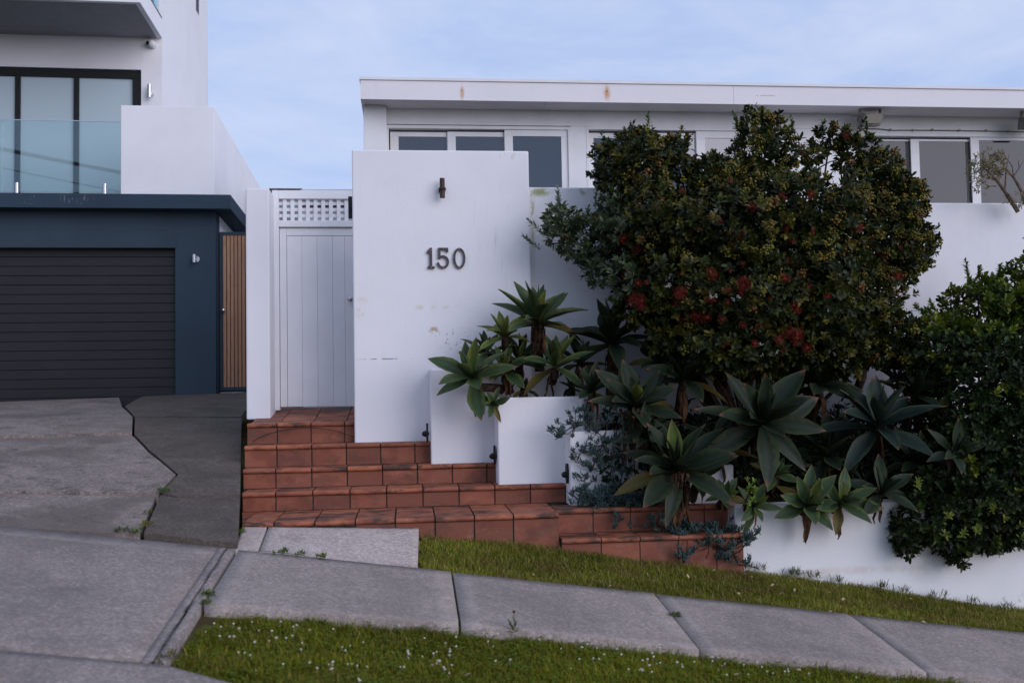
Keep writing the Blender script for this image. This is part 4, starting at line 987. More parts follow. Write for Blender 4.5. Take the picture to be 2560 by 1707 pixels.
V, Fq, T = join(parts); setp(link('foliage', np_mesh('foliage', V-np.array(GBO), Fq, LEAF, T), gb), kind='stuff')
mb = MB(); root = at(2450, 1230, 8.2); root.z = .95
for b in B2:
    e = at(b[0], b[1], b[4]); mid = root.lerp(e, .5)+Vector((random.uniform(-.1, .1), .05, .05)); mb.path([root-GBO, mid-GBO, e-GBO], [.022, .012, .005], 5)
mb.obj('branches', BARK, gb)

# ------------------------------------------------------------------ small wiry shrub in front of the right window
ws = thing('wiry_shrub', at(2530, 506, 9.05), 'small half bare shrub with twisted branches in front of the right window', 'shrub'); WO = ws.location.copy()
mb = MB()
def br(pts, r): mb.path([at(x, y, 9.05+dy)-WO for x, y, dy in pts], r, 6)
br([(2545, 530, .0), (2520, 490, 0), (2495, 455, -.05), (2470, 430, -.08), (2450, 410, -.1)], [.022, .019, .015, .010, .006])
br([(2570, 530, 0), (2555, 480, 0), (2535, 445, .05), (2512, 420, .05), (2500, 395, .05)], [.020, .017, .013, .009, .004])
br([(2512, 478, 0), (2515, 430, .0), (2520, 400, .03), (2524, 385, .03)], [.010, .006, .004, .002])
br([(2535, 445, .05), (2530, 415, .05), (2512, 390, .05), (2505, 370, .05)], [.007, .005, .003, .002])
br([(2535, 440, .05), (2548, 420, .02), (2545, 400, 0)], [.005, .004, .002]); br([(2548, 420, .02), (2560, 400, 0)], [.003, .002])
br([(2490, 466, -.05), (2470, 465, -.08), (2455, 455, -.1)], [.006, .004, .002]); br([(2480, 445, -.05), (2462, 438, -.08), (2446, 440, -.1)], [.006, .004, .002])
mb.obj('branches', TWIG, ws)
bw = [pxblob(*b) for b in [(2450, 415, 20, 18, 8.97, .08), (2475, 395, 26, 14, 8.97, .08), (2490, 410, 20, 20, 9.0, .08), (2460, 435, 22, 16, 8.97, .08), (2440, 430, 12, 20, 8.97, .06), (2452, 470, 8, 10, 8.95, .04), (2545, 500, 18, 10, 9.0, .06), (2505, 430, 10, 12, 9.0, .05)]]
P, N, I = sample_blobs(bw, 420, 300)
V, Fq, T = sprigs(P, N, 5, (.025, .045), (.26, .36), [((.22, .18, .09), .5), ((.15, .15, .06), .3), ((.30, .22, .14), .2)], up=.6)
setp(link('foliage', np_mesh('foliage', V-np.array(WO), Fq, LEAF, T), ws), kind='stuff')

# ------------------------------------------------------------------ agaves
def agave_leaf(k, w_, bend, chan, col, edgec):
    """leaf along +X, face up +Z, unit length"""
    nu, nv = 8, 5; V_, T_ = [], []
    prof = [.34, .40, .64, .92, 1.0, .78, .40, .015]
    us = [0, .10, .26, .42, .55, .73, .88, 1.0]
    for i, u in enumerate(us):
        for j in range(nv):
            v = -1+2*j/(nv-1); hw = prof[i]*w_/2
            wav = .02*math.sin(u*9+k*2+v)*abs(v)*w_
            V_.append((u-.10*bend*u*u, v*hw, -bend*u*u*.55+chan*abs(v)**1.6*hw*2*(1-.45*u)+wav+.02*(1-u)*(j == 2)*0))
            e = abs(v) > .95; tt = .55+.45*u
            c_ = edgec if e else tuple(q*(1.0+.25*(abs(v) < .1)) for q in col)
            if u > .985: c_ = (.16, .07, .04)
            T_.append(c_)
    F_ = [(i*nv+j, i*nv+j+1, (i+1)*nv+j+1, (i+1)*nv+j) for i in range(nu-1) for j in range(nv-1)]
    # underside gives thickness
    n0 = len(V_); 
    for i, u in enumerate(us):
        q = V_[i*nv+2]; V_.append((q[0], 0, q[2]-.035*(1-.8*u)-.004)); T_.append(tuple(x*.9 for x in col))
    for i in range(nu-1):
        F_.append((i*nv, n0+i, n0+i+1, (i+1)*nv)[::-1][::-1]); F_.append((i*nv+4, (i+1)*nv+4, n0+i+1, n0+i))
    return np.array(V_), np.array(F_), np.array(T_)
AL = {}
cols_ = {'mid': ((.036, .064, .026), (.11, .14, .035)), 'grey': ((.014, .024, .013), (.040, .054, .020)), 'lime': ((.075, .110, .020), (.20, .21, .05)), 'blue': ((.014, .026, .020), (.04, .060, .034)), 'old': ((.10, .085, .020), (.20, .11, .03))}  # grey and blue leaf tones darkened to stand for shade under the bush
for ck, (c_, e_) in cols_.items():
    for k, (w_, bd, ch) in enumerate([(.31, .10, .30), (.37, .25, .22), (.32, .45, .26), (.33, -.05, .36), (.28, .80, .30)]):
        V_, F_, T_ = agave_leaf(k, w_, bd, ch, c_, e_); AL[ck, k] = np_mesh('leaf', V_, F_, AGAVE, T_, smooth=True)
CONE = {}
def spear(col):
    mb = MB(); mb.path([(0, 0, 0), (.18, 0, 0), (.45, .0, 0), (.75, 0, 0), (1, .0, 0)], [.045, .065, .058, .032, .002], 8); me = mb.mesh('spear_leaf', AGAVE, True)
    c = me.color_attributes.new('tint', 'FLOAT_COLOR', 'POINT'); c.data.foreach_set('color', np.tile(np.array([*col, 1.0], np.float32), len(me.vertices))); return me
SPEAR = {k: spear(tuple(q*1.25 for q in v[0])) for k, v in cols_.items()}
DLM = []
for k in range(3):
    mb = MB(); pts = [(0, 0, 0), (.3, .03*k, -.03), (.6, .05, -.12), (.85, .0, -.16), (1, .02, -.28)]; 
    for a, b, w0, w1 in ((0, 1, .05, .10), (1, 2, .10, .07), (2, 3, .07, .05), (3, 4, .05, .01)):
        p, q = Vector(pts[a]), Vector(pts[b]); mb.add([p+Vector((0, w0, .02)), p-Vector((0, w0, 0)), q-Vector((0, w1, -.03*k)), q+Vector((0, w1, .02)), p+Vector((0, 0, -.03)), q+Vector((0, 0, -.03))], [(0, 4, 5, 3), (4, 1, 2, 5)])
    DLM.append(mb.mesh('dead_leaf', DEADL, True))
def agave(x, y, Y, r_px, axis, label, col='mid', nleaf=18, foot=None, cone=(12, 92), skirt=0, seed=0, lime=1, dead=2, skr=.07):
    rr = random.Random(seed+int(x)); c = at(x, y, Y); s_ = (at(x+50, y, Y)-at(x-50, y, Y)).x/100; L_ = r_px*s_*1.08
    t = thing('agave', c, label, 'agave', 'agaves growing in the planters and the raised bed')
    a = Vector(axis).normalized(); q0 = Vector((0, 0, 1)).rotation_difference(a); ph0 = rr.uniform(0, 6)
    for i in range(nleaf):
        u = (i+.5)/nleaf; th = ph0+i*2.39996+rr.uniform(-.3, .3); inc = math.radians(cone[0]+(cone[1]-cone[0])*u**.9+rr.uniform(-9, 9))
        d_ = Vector((math.sin(inc)*math.cos(th), math.sin(inc)*math.sin(th), math.cos(inc)))
        n_ = Vector((-math.cos(inc)*math.cos(th), -math.cos(inc)*math.sin(th), math.sin(inc))); s2 = n_.cross(d_); tw = rr.uniform(-.35, .35); n_, s2 = n_*math.cos(tw)+s2*math.sin(tw), s2*math.cos(tw)-n_*math.sin(tw)
        mt = Matrix((d_, s2, n_)).transposed().to_4x4()
        ck = col
        if i == 2 and lime: ck = 'lime'
        if i >= nleaf-2 and rr.random() < .5: ck = 'old'
        kk = (rr.choice([0, 3]) if u < .35 else rr.choice([0, 1, 1, 2]) if u < .8 else rr.choice([1, 2, 4]))
        o = link('leaf', AL[ck, kk], t); ln = L_*(.62+.48*u**.5)*rr.uniform(.82, 1.12)
        if u > .85: ln *= .9
        o.matrix_local = Matrix.Translation(a*L_*(-.10*u)+d_*0) @ q0.to_matrix().to_4x4() @ mt @ Matrix.Scale(ln, 4)
    o = link('spear_leaf', SPEAR[col], t); o.matrix_local = q0.to_matrix().to_4x4() @ Matrix.Rotation(-math.pi/2, 4, 'Y') @ Matrix.Scale(L_*.72, 4)
    # stem
    ft = Vector((c.x+(foot[0] if foot else 0), c.y+(foot[1] if foot else .12), c.z-(foot[2] if foot else .35)))
    mb = MB(); mb.path([Vector((0, 0, 0))-a*L_*.02, -a*L_*.25+Vector((0, 0, -.02)), (ft-c).lerp(-a*L_*.25, .4), ft-c], [.03, .04, .038, .045], 9); mb.obj('stem', BARK, t)
    for i in range(dead):
        o = link('dead_leaf', DLM[i % 3], t); th = rr.uniform(math.pi*1.05, math.pi*1.95)
        o.matrix_local = Matrix.Translation(-a*L_*.2+Vector((.03*math.cos(th), .03*math.sin(th), 0))) @ Matrix.Rotation(th, 4, 'Z') @ Matrix.Rotation(math.radians(rr.uniform(60, 85)), 4, 'Y') @ Matrix.Scale(L_*rr.uniform(.5, .8), 4)
    if skirt:
        V_, F_ = [], []
        for i in range(110 if skr < .1 else 320):
            th = rr.uniform(0, 2*math.pi); r_ = rr.uniform(.035, skr); p = Vector((r_*math.cos(th), r_*math.sin(th), -rr.uniform(.02, skirt*.6))); l2 = rr.uniform(.08, .20)
            e = p+Vector((rr.uniform(-.02, .02), rr.uniform(-.02, .02), -l2)); w2 = Vector((-math.sin(th), math.cos(th), 0))*rr.uniform(.004, .012); b = len(V_)
            V_ += [tuple(p+w2), tuple(p-w2), tuple(e-w2*.3), tuple(e+w2*.3)]; F_.append((b, b+1, b+2, b+3))
        mb = MB(); mb.v = V_; mb.f = F_; mb.m = [0]*len(F_); setp(mb.obj('dead_leaf_skirt', SKIRT, t), kind='stuff')
    return t
agave(1345, 800, 8.60, 118, (0, -.30, 1), 'tallest upright agave on a bare trunk, standing out against the white wall', 'mid', 20, (.02, .1, .45), (10, 88), skirt=.30, lime=1)
agave(1530, 850, 8.72, 125, (.03, -.28, 1), 'dark upright agave on a fibrous trunk left of the flowering bush', 'grey', 18, (-.02, .08, .60), (8, 92), skirt=.5, lime=0)
agave(1180, 940, 8.46, 108, (-.35, -.75, .85), 'agave leaning out over the narrow planter at the far left', 'mid', 15, (.28, .25, .12), (12, 90), seed=1)
agave(1262, 838, 8.62, 76, (-.15, -.55, 1), 'small bright green agave between the leaning one and the tallest one', 'lime', 12, (.05, .1, .35), (8, 88), dead=1, seed=2)
agave(1262, 925, 8.58, 84, (-.1, -.7, .8), 'small agave tucked behind the leaning agave', 'mid', 12, (.05, .1, .2), (10, 92), seed=3)
agave(1388, 912, 8.48, 102, (.0, -.62, .9), 'agave with broad leaves directly above the wide white planter', 'mid', 15, (0, .2, .14), (10, 92), seed=4)
agave(1232, 1010, 8.40, 50, (-.1, -.9, .1), 'tiny agave drooping at the corner of the wide planter', 'mid', 9, (.05, .2, .02), (10, 80), dead=0, seed=5)
agave(1310, 972, 8.62, 46, (.1, -.5, .9), 'little dark agave in the shade just above the planter rim', 'grey', 10, (0, .05, .1), dead=0, seed=6, lime=0)
agave(1430, 968, 8.62, 42, (.2, -.5, .9), 'small agave at the right end of the wide planter rim', 'grey', 10, (0, .05, .1), dead=0, seed=7, lime=0)
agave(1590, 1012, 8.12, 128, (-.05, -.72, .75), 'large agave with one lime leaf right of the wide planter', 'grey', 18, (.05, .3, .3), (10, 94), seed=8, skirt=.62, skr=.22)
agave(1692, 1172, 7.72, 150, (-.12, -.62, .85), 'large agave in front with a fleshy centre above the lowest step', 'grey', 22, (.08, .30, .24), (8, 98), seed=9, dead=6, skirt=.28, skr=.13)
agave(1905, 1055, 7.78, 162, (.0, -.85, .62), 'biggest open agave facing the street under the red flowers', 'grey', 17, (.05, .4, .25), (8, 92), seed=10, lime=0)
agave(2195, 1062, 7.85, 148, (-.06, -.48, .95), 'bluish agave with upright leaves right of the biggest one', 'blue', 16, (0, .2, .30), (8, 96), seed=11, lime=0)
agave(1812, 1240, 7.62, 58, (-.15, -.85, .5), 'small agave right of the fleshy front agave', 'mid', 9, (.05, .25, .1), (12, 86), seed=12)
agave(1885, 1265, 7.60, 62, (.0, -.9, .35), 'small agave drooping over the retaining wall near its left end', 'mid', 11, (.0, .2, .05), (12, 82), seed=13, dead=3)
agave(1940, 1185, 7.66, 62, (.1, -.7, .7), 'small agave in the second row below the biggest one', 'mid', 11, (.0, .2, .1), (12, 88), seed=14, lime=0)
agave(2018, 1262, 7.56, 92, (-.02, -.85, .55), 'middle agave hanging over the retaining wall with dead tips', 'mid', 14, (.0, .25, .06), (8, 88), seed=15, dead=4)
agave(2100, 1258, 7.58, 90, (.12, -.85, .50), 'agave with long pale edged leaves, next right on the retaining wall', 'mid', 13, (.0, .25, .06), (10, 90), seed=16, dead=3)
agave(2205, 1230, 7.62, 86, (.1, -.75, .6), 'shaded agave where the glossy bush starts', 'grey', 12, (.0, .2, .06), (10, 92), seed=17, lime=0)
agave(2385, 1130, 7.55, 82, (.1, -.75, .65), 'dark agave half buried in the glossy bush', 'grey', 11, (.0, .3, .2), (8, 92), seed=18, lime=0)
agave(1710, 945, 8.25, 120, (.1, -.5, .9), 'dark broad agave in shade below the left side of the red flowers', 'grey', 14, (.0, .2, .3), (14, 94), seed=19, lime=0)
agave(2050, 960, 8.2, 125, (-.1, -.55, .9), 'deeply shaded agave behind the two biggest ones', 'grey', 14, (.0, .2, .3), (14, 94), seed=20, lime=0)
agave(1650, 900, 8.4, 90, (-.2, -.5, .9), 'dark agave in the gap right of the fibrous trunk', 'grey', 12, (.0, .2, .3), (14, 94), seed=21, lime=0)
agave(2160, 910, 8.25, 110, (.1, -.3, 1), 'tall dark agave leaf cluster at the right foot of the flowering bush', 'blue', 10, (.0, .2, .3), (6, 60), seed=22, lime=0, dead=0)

agave(1300, 900, 8.72, 84, (.1, -.45, 1), 'shaded agave behind the broad leaved one above the wide planter', 'mid', 13, (.0, .08, .2), (10, 92), seed=41, lime=0)
agave(1215, 880, 8.70, 70, (-.2, -.5, 1), 'agave behind and above the leaning one against the tall wall', 'mid', 12, (.02, .08, .2), (10, 92), seed=42, lime=0)
agave(1450, 905, 8.70, 78, (.1, -.45, 1), 'small dark agave at the foot of the fibrous trunk', 'grey', 12, (.0, .08, .2), (10, 92), seed=43, lime=0)
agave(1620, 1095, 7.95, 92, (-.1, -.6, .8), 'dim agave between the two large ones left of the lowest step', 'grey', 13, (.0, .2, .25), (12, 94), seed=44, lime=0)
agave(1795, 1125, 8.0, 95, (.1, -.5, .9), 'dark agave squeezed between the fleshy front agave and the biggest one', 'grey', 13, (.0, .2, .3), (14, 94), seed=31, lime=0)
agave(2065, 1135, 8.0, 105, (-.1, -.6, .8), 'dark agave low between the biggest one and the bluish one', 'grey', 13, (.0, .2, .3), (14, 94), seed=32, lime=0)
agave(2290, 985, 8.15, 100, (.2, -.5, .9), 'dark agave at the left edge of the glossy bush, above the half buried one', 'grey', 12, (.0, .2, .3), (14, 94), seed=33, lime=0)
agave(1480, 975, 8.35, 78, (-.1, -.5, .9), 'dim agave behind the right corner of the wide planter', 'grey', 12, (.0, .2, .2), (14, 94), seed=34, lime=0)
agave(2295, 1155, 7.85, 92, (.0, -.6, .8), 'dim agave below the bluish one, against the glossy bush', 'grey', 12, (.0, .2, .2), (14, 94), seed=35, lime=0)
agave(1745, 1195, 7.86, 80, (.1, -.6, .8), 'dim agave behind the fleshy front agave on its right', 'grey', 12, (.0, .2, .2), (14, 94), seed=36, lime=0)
# shaded undergrowth filling the bed
ug = thing('undergrowth', at(2000, 1150, 8.3), 'dark low undergrowth in the shade between the agaves', 'undergrowth'); ug['kind'] = 'stuff'
for k in ('label',): pass
P = []
for _ in range(7800):
    x = random.uniform(1500, 2400); Yy = random.uniform(7.92 if x > 1845 else 8.04, 9.0); zz_ = np.interp(Yy, [7.95, 9.1], [1.0, 1.5])+random.uniform(0, .42)
    P.append((at(x, 1000, Yy).x, Yy, zz_))
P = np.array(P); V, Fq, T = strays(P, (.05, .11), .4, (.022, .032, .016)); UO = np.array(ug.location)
setp(link('foliage', np_mesh('foliage', V-UO, Fq, LEAF, T), ug), kind='stuff')

# ------------------------------------------------------------------ trailing blue succulents
def succulent(name, pts, label, per=60, r=.12, droop=0, L_=(.03, .055), strands=()):
    o0 = at(*pts[0]); t = thing(name, o0, label, 'succulent', 'blue chalk sticks trailing over the planters'); Vs, Fs, Ts = [], [], []; b = 0; stem = MB()
    for (x, y, Y) in pts:
        c = np.array(at(x, y, Y))
        for i in range(per//6):
            tip = c+rng.normal(0, 1, 3)*np.array([r, r*.5, r*.6]); base = np.array([c[0], c[1]+.04, c[2]-.02])
            stem.path([Vector(base)-o0, Vector((base+tip)/2+np.array([0, 0, -.02]))-o0, Vector(tip)-o0], .0035, 4)
            up = unit(np.array([rng.normal(0, .4), -.35+rng.normal(0, .3), 1.0]))
            for k in range(11):
                d_ = unit(up+rng.normal(0, .42, 3)); l2 = rng.uniform(*L_); w2 = .0048; a = unit(np.cross(d_, [.3, .5, .1])); c2 = np.cross(d_, a); p = tip+rng.normal(0, .008, 3)
                ring = [a, c2, -a, -c2]
                V_ = [p+q*w2*.6 for q in ring]+[p+d_*l2*.6+q*w2 for q in ring]+[p+d_*l2]
                F_ = []
                for m_ in range(4): n_ = (m_+1) % 4; F_ += [(m_, n_, n_+4), (m_, n_+4, m_+4), (m_+4, n_+4, 8)]
                Vs += V_; Fs += [tuple(q+b for q in fq) for fq in F_]; b += 9
                cc = np.array((.052, .092, .082))*rng.uniform(.6, 1.25); Ts += [cc*.7]*4+[cc]*4+[cc*1.1]
    V = np.array(Vs)-np.array(o0); setp(link('leaves', np_mesh('leaves', V, np.array(Fs), SUCC, np.array(Ts)), t), kind='stuff')
    for sp in strands: stem.path([at(*q)-o0 for q in sp], .005, 5)
    stem.obj('stems', BARK, t); return t
succulent('chalk_sticks', [(1470, 1045, 8.12), (1440, 1050, 8.12), (1500, 1060, 8.10), (1530, 1090, 8.08), (1405, 1080, 8.12), (1545, 1050, 8.08), (1490, 1110, 8.08), (1520, 1140, 8.06), (1555, 1170, 8.05), (1545, 1210, 8.05)], 'blue chalk stick succulent spilling over the corner of the planter', 66, .075,
           strands=[[(1470, 1050, 8.1), (1435, 1062, 8.1), (1405, 1085, 8.1)], [(1520, 1060, 8.08), (1500, 1130, 8.06), (1480, 1170, 8.06)], [(1540, 1080, 8.06), (1530, 1160, 8.05), (1520, 1230, 8.05)], [(1560, 1080, 8.05), (1560, 1160, 8.04), (1545, 1240, 8.04)], [(1590, 1090, 8.03), (1585, 1150, 8.04), (1590, 1210, 8.04)]])
succulent('chalk_sticks', [(1452, 1150, 8.08), (1465, 1125, 8.08), (1480, 1165, 8.08), (1455, 1195, 8.08), (1510, 1170, 8.06)], 'sparse chalk stick shoots curling against the half hidden planter', 30, .05)
succulent('chalk_sticks', [(1460, 1240, 8.05), (1480, 1250, 8.03), (1505, 1240, 8.03), (1535, 1250, 8.02), (1560, 1262, 8.0), (1585, 1255, 7.98), (1500, 1262, 8.0), (1600, 1280, 7.98)], 'dense pale blue chalk stick clump at the foot of the half hidden planter', 110, .065, L_=(.04, .075))
succulent('chalk_sticks', [(1640, 1300, 7.82), (1670, 1310, 7.80), (1700, 1305, 7.8), (1730, 1320, 7.76), (1760, 1325, 7.74), (1790, 1320, 7.72), (1820, 1335, 7.70), (1835, 1350, 7.66), (1700, 1330, 7.72), (1750, 1350, 7.64), (1780, 1360, 7.62), (1815, 1365, 7.62), (1838, 1380, 7.6), (1855, 1345, 7.62)], 'chalk stick mat over the lowest terracotta step', 62, .075,
           strands=[[(1715, 1330, 7.7), (1718, 1360, 7.6), (1715, 1400, 7.58)], [(1770, 1330, 7.7), (1772, 1380, 7.58), (1765, 1395, 7.57)], [(1820, 1350, 7.6), (1838, 1390, 7.58), (1845, 1410, 7.62), (1870, 1413, 7.66), (1895, 1420, 7.68)]])
succulent('chalk_sticks', [(1545, 1295, 7.86), (1535, 1310, 7.84)], 'tiny isolated chalk stick shoot hanging on the terracotta riser', 18, .03)
succulent('chalk_sticks', [(1710, 1385, 7.58), (1708, 1395, 7.58)], 'little chalk stick tuft at the grass edge below the lowest step', 24, .03)
# bright lime sprig
lp = np.array(at(1877, 1225, 7.42)); V, Fq, T = sprigs(lp+rng.normal(0, .03, (12, 3))*np.array([1, .4, 1.6]), np.tile([[0, -.5, .8]], (12, 1)), 7, (.025, .045), (.35, .45), [((.15, .22, .03), 1.0)])
t = thing('lime_sprig', tuple(lp), 'bright lime green leafy sprig in front of the small agaves', 'sprig'); link('leaf_cluster', np_mesh('leaf_cluster', V-lp, Fq, LEAF, T), t)['kind'] = 'stuff'
mb = MB(); mb.path([(0, 0, .03), (0, .08, -.06), (0, .2, -.15)], .006, 5); mb.obj('stem', BARK, t)

# ------------------------------------------------------------------ grass
def lawn(name, region, dens, label, hgt, cols, thatch=.3):
    x0, x1, y0, y1, test = region; n = int((x1-x0)*(y1-y0)*dens)
    X_ = rng.uniform(x0, x1, n); Y_ = rng.uniform(y0, y1, n); k = test(X_, Y_); X_, Y_ = X_[k], Y_[k]; n = len(X_)
    bx = np.interp(X_, [-1.3, .05, 1.2, 2.7, 4.2, 5.2], [0, .05, .09, .055, 0, -.03])*np.clip((Y_-6.87)/.8, 0, 1)
    Z_ = .01-.143*X_+.11*Y_+bx-.025
    B = np.stack([X_, Y_, Z_], 1); th = rng.uniform(0, 2*math.pi, n)
    pat = .5+.5*np.sin(X_*2.3+1.7*np.sin(Y_*3.1))*np.sin(Y_*4.7+1.3*np.sin(X_*1.9)); pat2 = .5+.5*np.sin(X_*7.1+2*np.sin(Y_*9))*np.sin(Y_*11+X_*3)
    h = rng.uniform(.35, 1.25, n)*hgt*(.6+.7*pat2)*(1+1.0*(rng.random(n) < .03)); ln = rng.uniform(.2, 1.1, n)*h; dx = np.stack([np.cos(th)*ln, np.sin(th)*ln], 1)
    wv = np.stack([-np.sin(th), np.cos(th)], 1)*rng.uniform(.0014, .0028, n)[:, None]
    def pt(fr, hh, side): 
        q = B.copy(); q[:, :2] += dx*fr+wv*side; q[:, 2] += h*hh; return q
    V = np.stack([pt(0, 0, 1), pt(0, 0, -1), pt(.35, .6, -.8), pt(.35, .6, .8), pt(1, .95, 0)], 1).reshape(-1, 3)
    Fq = (np.array([[0, 1, 2], [0, 2, 3], [3, 2, 4]])[None]+(np.arange(n)*5)[:, None, None]).reshape(-1, 3)
    C_ = np.array([c[0] for c in cols]); w0 = np.array([c[1] for c in cols]); ci = rng.choice(len(cols), n, p=w0)
    col = C_[ci]*(.75+.5*pat[:, None])*rng.uniform(.8, 1.2, (n, 1))
    br_m = np.clip((.5+.5*np.sin(X_*5.3+3*np.sin(Y_*6.1+X_))*np.sin(Y_*8.3+2*np.sin(X_*4.1))-.62)*3.5, 0, 1)[:, None]*thatch*rng.random((n, 1))
    col = col*(1-br_m)+np.array([(.22, .145, .06)])*br_m
    T = np.repeat(col, 5, 0); T = T.reshape(n, 5, 3)*np.array([.6, .6, 1, 1, 1.1])[None, :, None]
    o = link(name, np_mesh(name, V, Fq, GRASSM, T.reshape(-1, 3))); setp(o, label, 'grass', kind='stuff'); return o
GC = [((.20, .215, .020), .38), ((.145, .180, .018), .25), ((.28, .24, .035), .20), ((.40, .30, .12), .12), ((.11, .16, .03), .05)]
GD_ = [((.145, .160, .010), .40), ((.205, .205, .012), .30), ((.095, .120, .010), .20), ((.30, .23, .05), .10)]
def t_up(X_, Y_):
    wob = .02*np.sin(X_*9)+.012*np.sin(X_*23+1)
    far = np.where(X_ < 1.19, 7.68, np.where(X_ < 2.68, 7.64, 7.745))
    return (Y_ > YF+.005+wob) & (Y_ < far-.005) & (X_ > .075+.02*np.sin(Y_*20))
lawn('verge_grass', (.03, 6.6, 6.80, 7.76, t_up), 15000, 'strip of short yellowish green grass between the footpath and the white retaining wall', .040, GC, .95)
def t_lo(X_, Y_):
    wob = .018*np.sin(X_*8+1)+.012*np.sin(X_*21)
    left = np.interp(Y_, [4.0, 4.76, 4.82, 4.9, 5.0, 5.35, 5.6, 5.75], [1.3, -.88, -1.03, -1.12, -1.13, -1.11, -1.05, -1.0])+.02*np.sin(Y_*30)
    near = np.interp(X_, [-1.15, -.9, .29], [5.63, 5.69, 5.78])
    return (Y_ < near+.008+wob) & (X_ > left)
lawn('verge_grass', (-1.2, 5.2, 4.2, 5.85, t_lo), 17000, 'darker green grass verge dotted with white clover in the foreground', .036, GD_)
# clover leaves among the foreground grass
n = 5200; X_ = rng.uniform(-1.2, 4.6, n); Y_ = rng.uniform(4.3, 5.8, n); k = t_lo(X_, Y_); X_, Y_ = X_[k], Y_[k]; n = len(X_)
P = np.stack([X_, Y_, .01-.143*X_+.11*Y_+rng.uniform(.0, .022, n)], 1); parts = []
ph = rng.uniform(0, 6.28, n)
for j in range(3):
    th = ph+j*2.094; Dr = unit(np.stack([np.cos(th), np.sin(th), rng.uniform(.0, .35, n)], 1)); parts.append(leaf_arrays(P, Dr, np.tile([[0, 0, 1.0]], (n, 1)), np.full(n, .013), np.full(n, .013), np.array([(.10, .15, .014)])*rng.uniform(.7, 1.4, (n, 1)), fold=.1))
V, Fq, T = join(parts); setp(link('clover_leaves', np_mesh('clover_leaves', V, Fq, GRASSM, T)), 'low clover leaves mixed through the foreground grass verge', 'clover', kind='stuff')
# clover flowers: about two hundred small white heads
cl_c = [(525, 1565), (540, 1590), (700, 1610), (1030, 1640), (1060, 1660), (1090, 1650), (1120, 1640), (1100, 1665), (880, 1675), (840, 1690), (1240, 1640), (1530, 1630), (1620, 1650), (1640, 1665), (1690, 1655), (1740, 1660), (1790, 1665), (1920, 1680), (1860, 1660), (2180, 1690), (1440, 1650), (640, 1640)]
clp = []
for (x, y) in cl_c:
    for _ in range(4):
        clp.append(ong(x+random.gauss(0, 34), y+random.gauss(0, 17)))
for _ in range(70): clp.append(ong(random.uniform(430, 2200), random.uniform(1560, 1700)))
clp = [p for p in clp if bool(t_lo(np.array([p.x]), np.array([p.y]))[0])]
CF = []
for k in range(3):
    mb = MB(); 
    for _ in range(22):
        u = unit(rng.normal(size=3)); u[2] = abs(u[2])*.9-.1; q = u*.0075; mb.ball((q[0], q[1], q[2]+.026), .0034, n=4)
    mb.tube((0, 0, 0), (0, 0, .022), .0006, n=4); CF.append(mb.mesh('clover_flower', WHITEF))
for i, p in enumerate(clp):
    o = link('clover_flower', CF[i % 3], None, (p.x, p.y, gz(p.x, p.y)-.002)); o.rotation_euler = (random.uniform(-.3, .3), random.uniform(-.3, .3), random.uniform(0, 6)); s_ = random.uniform(.35, .85); o.scale = (s_, s_, s_*.4+random.uniform(.35, .75))
    setp(o, 'small white clover flower head in the foreground grass verge', 'clover flower', 'white clover flowers in the foreground verge')
# dandelion stalk
def stalk(x, y, top, label):
    p = ong(x, y); p.z = gz(p.x, p.y); t = thing('dandelion', p, label, 'weed'); h = (at(x, top, p.y)-p).z
    mb = MB(); mb.path([(0, 0, 0), (.004, 0, h*.5), (.002, 0, h)], .0016, 5); mb.obj('stalk', simple('stalk', (.16, .15, .08), .8), t)
    mb = MB(); mb.ball((.002, 0, h+.004), .009, n=8); mb.obj('seed_head', DEADL, t)
    V, Fq, T = sprigs(np.array([[0, 0, .01]]*2), np.array([[0, 0, 1.0]]*2), 9, (.04, .065), (.2, .26), [((.08, .13, .03), 1.0)], up=1, spread=1.1); link('leaves', np_mesh('leaves', V, Fq, LEAF, T), t)['kind'] = 'stuff'
stalk(1285, 1588, 1530, 'dandelion with a thin bare stalk standing at the footpath edge')
# weeds in cracks
def weed(x, y, label, r=.03, n=5, g=gz, c=(.09, .13, .025)):
    p = ong(x, y, g); p.z = g(p.x, p.y)+.022; V, Fq, T = sprigs(rng.normal(0, 1, (n, 3))*np.array([r, r, .003])+np.array([0, 0, .005]), np.tile([[0, -.2, 1.0]], (n, 1)), 7, (.016, .032), (.35, .5), [(c, 1.0)], up=.4, spread=1.0)
    o = setp(link('weed', np_mesh('weed', V, Fq, LEAF, T), None, p), label, 'weed', 'weeds sprouting from the concrete joints')
gdr = lambda a, b: gdrive(a, b)
weed(405, 1237, 'green weed tuft in the kinked driveway crack, uppermost one', .025, 9, gdr)
weed(376, 1293, 'small weed in the driveway crack below the uppermost tuft', .012, 5, gdr)
weed(364, 1322, 'yellowish weed at the foot of the driveway crack', .02, 7, gdr, (.15, .15, .03))
weed(310, 1337, 'flat green weed line along the driveway edge', .03, 7, gdr); weed(350, 1338, 'low weed where driveway and crossover meet', .02, 5, gdr)
weed(523, 1500, 'weed in the first footpath joint, mid way', .018, 8); weed(515, 1520, 'weed in the first footpath joint, near its lower end', .015, 6)
weed(706, 1391, 'leafy weed at the apron edge beside the access cover', .03, 8); weed(800, 1404, 'yellow green weed patch along the apron edge', .035, 9, gz, (.13, .15, .03)); weed(745, 1398, 'thin weeds between the two apron edge patches', .02, 5)
weed(603, 1340, 'small weed beside the lower left corner of the steps', .015, 5)
weed(1681, 1552, 'flat weed sprouting from the third footpath joint', .028, 7)
weed(418, 1660, 'brownish tuft at the left tip of the foreground verge', .03, 8, gz, (.12, .10, .04))
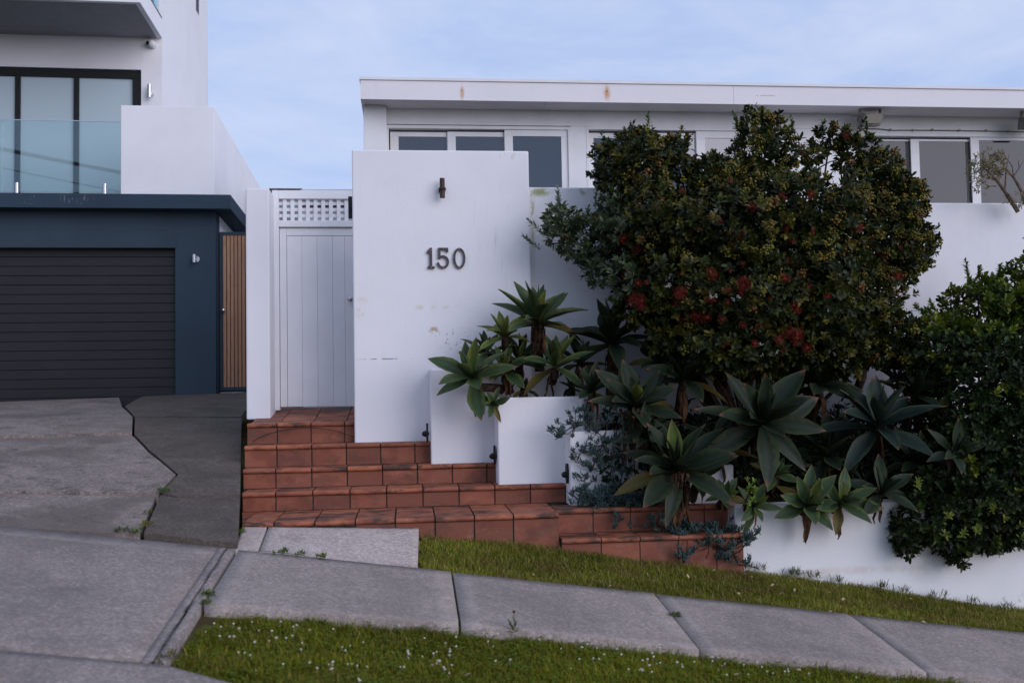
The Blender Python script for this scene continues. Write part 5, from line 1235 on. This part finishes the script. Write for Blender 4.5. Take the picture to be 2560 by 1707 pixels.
weed(2158, 1458, 'round leafed seedling against the retaining wall', .012, 4)
for i, (x, y) in enumerate(((1868, 1424), (1900, 1428), (1975, 1440), (1995, 1442), (2035, 1448), (2095, 1458), (2200, 1474), (2265, 1484), (2340, 1497), (2440, 1512), (2520, 1524))):
    p = ong(x, y); p.z = gz(p.x, p.y); V, Fq, T = sprigs(rng.normal(0, .02, (7, 3))*np.array([1.6, .2, 0]), np.array([[0, 0, 1.0]]*7), 7, (.03, .075), (.07, .11), [((.06, .085, .015), 1.0)], up=1.5, spread=.6)
    setp(link('grass_tuft', np_mesh('grass_tuft', V, Fq, LEAF, T), None, p), 'longer dark grass tuft growing against the foot of the retaining wall', 'grass tuft', 'grass tufts at the foot of the retaining wall')
# fallen leaves
FLM = []
for k in range(3):
    V, Fq, T = leaf_arrays(np.zeros((1, 3)), np.array([[1.0, 0, .1]]), np.array([[0, 0, 1.0]]), np.array([.036]), np.array([.018+.003*k]), np.full((1, 3), .4), fold=.5-.3*k, curl=.3*k)
    FLM.append(np_mesh('fallen_leaf', V, Fq, PALE, T))
fl = [(1984, 1455), (1936, 1470), (1988, 1481), (1988, 1500), (2077, 1492), (2110, 1505), (1948, 1499), (1845, 1492), (1880, 1453), (1337, 1450), (1530, 1475), (1533, 1422), (1850, 1512), (1862, 1512), (1902, 1515), (2075, 1536), (2080, 1537), (2149, 1544), (2230, 1545), (2270, 1562), (2303, 1564), (2416, 1580), (2428, 1581), (1607, 1415), (2282, 1509), (1510, 1397), (1715, 1445), (2348, 1540), (1790, 1435), (1640, 1460), (780, 1590), (2004, 1690), (1178, 1700), (1850, 1700)]
for i, (x, y) in enumerate(fl):
    p = ong(x, y); o = link('fallen_leaf', FLM[i % 3], None, (p.x, p.y, gz(p.x, p.y)+.035)); o.rotation_euler = (random.uniform(-.4, .4), random.uniform(-.4, .4), random.uniform(0, 6.28)); o.scale = (random.uniform(.8, 1.3),)*3
    setp(o, 'pale dry fallen leaf lying on the grass or along the footpath edge', 'fallen leaf', 'pale fallen leaves scattered over the verges')
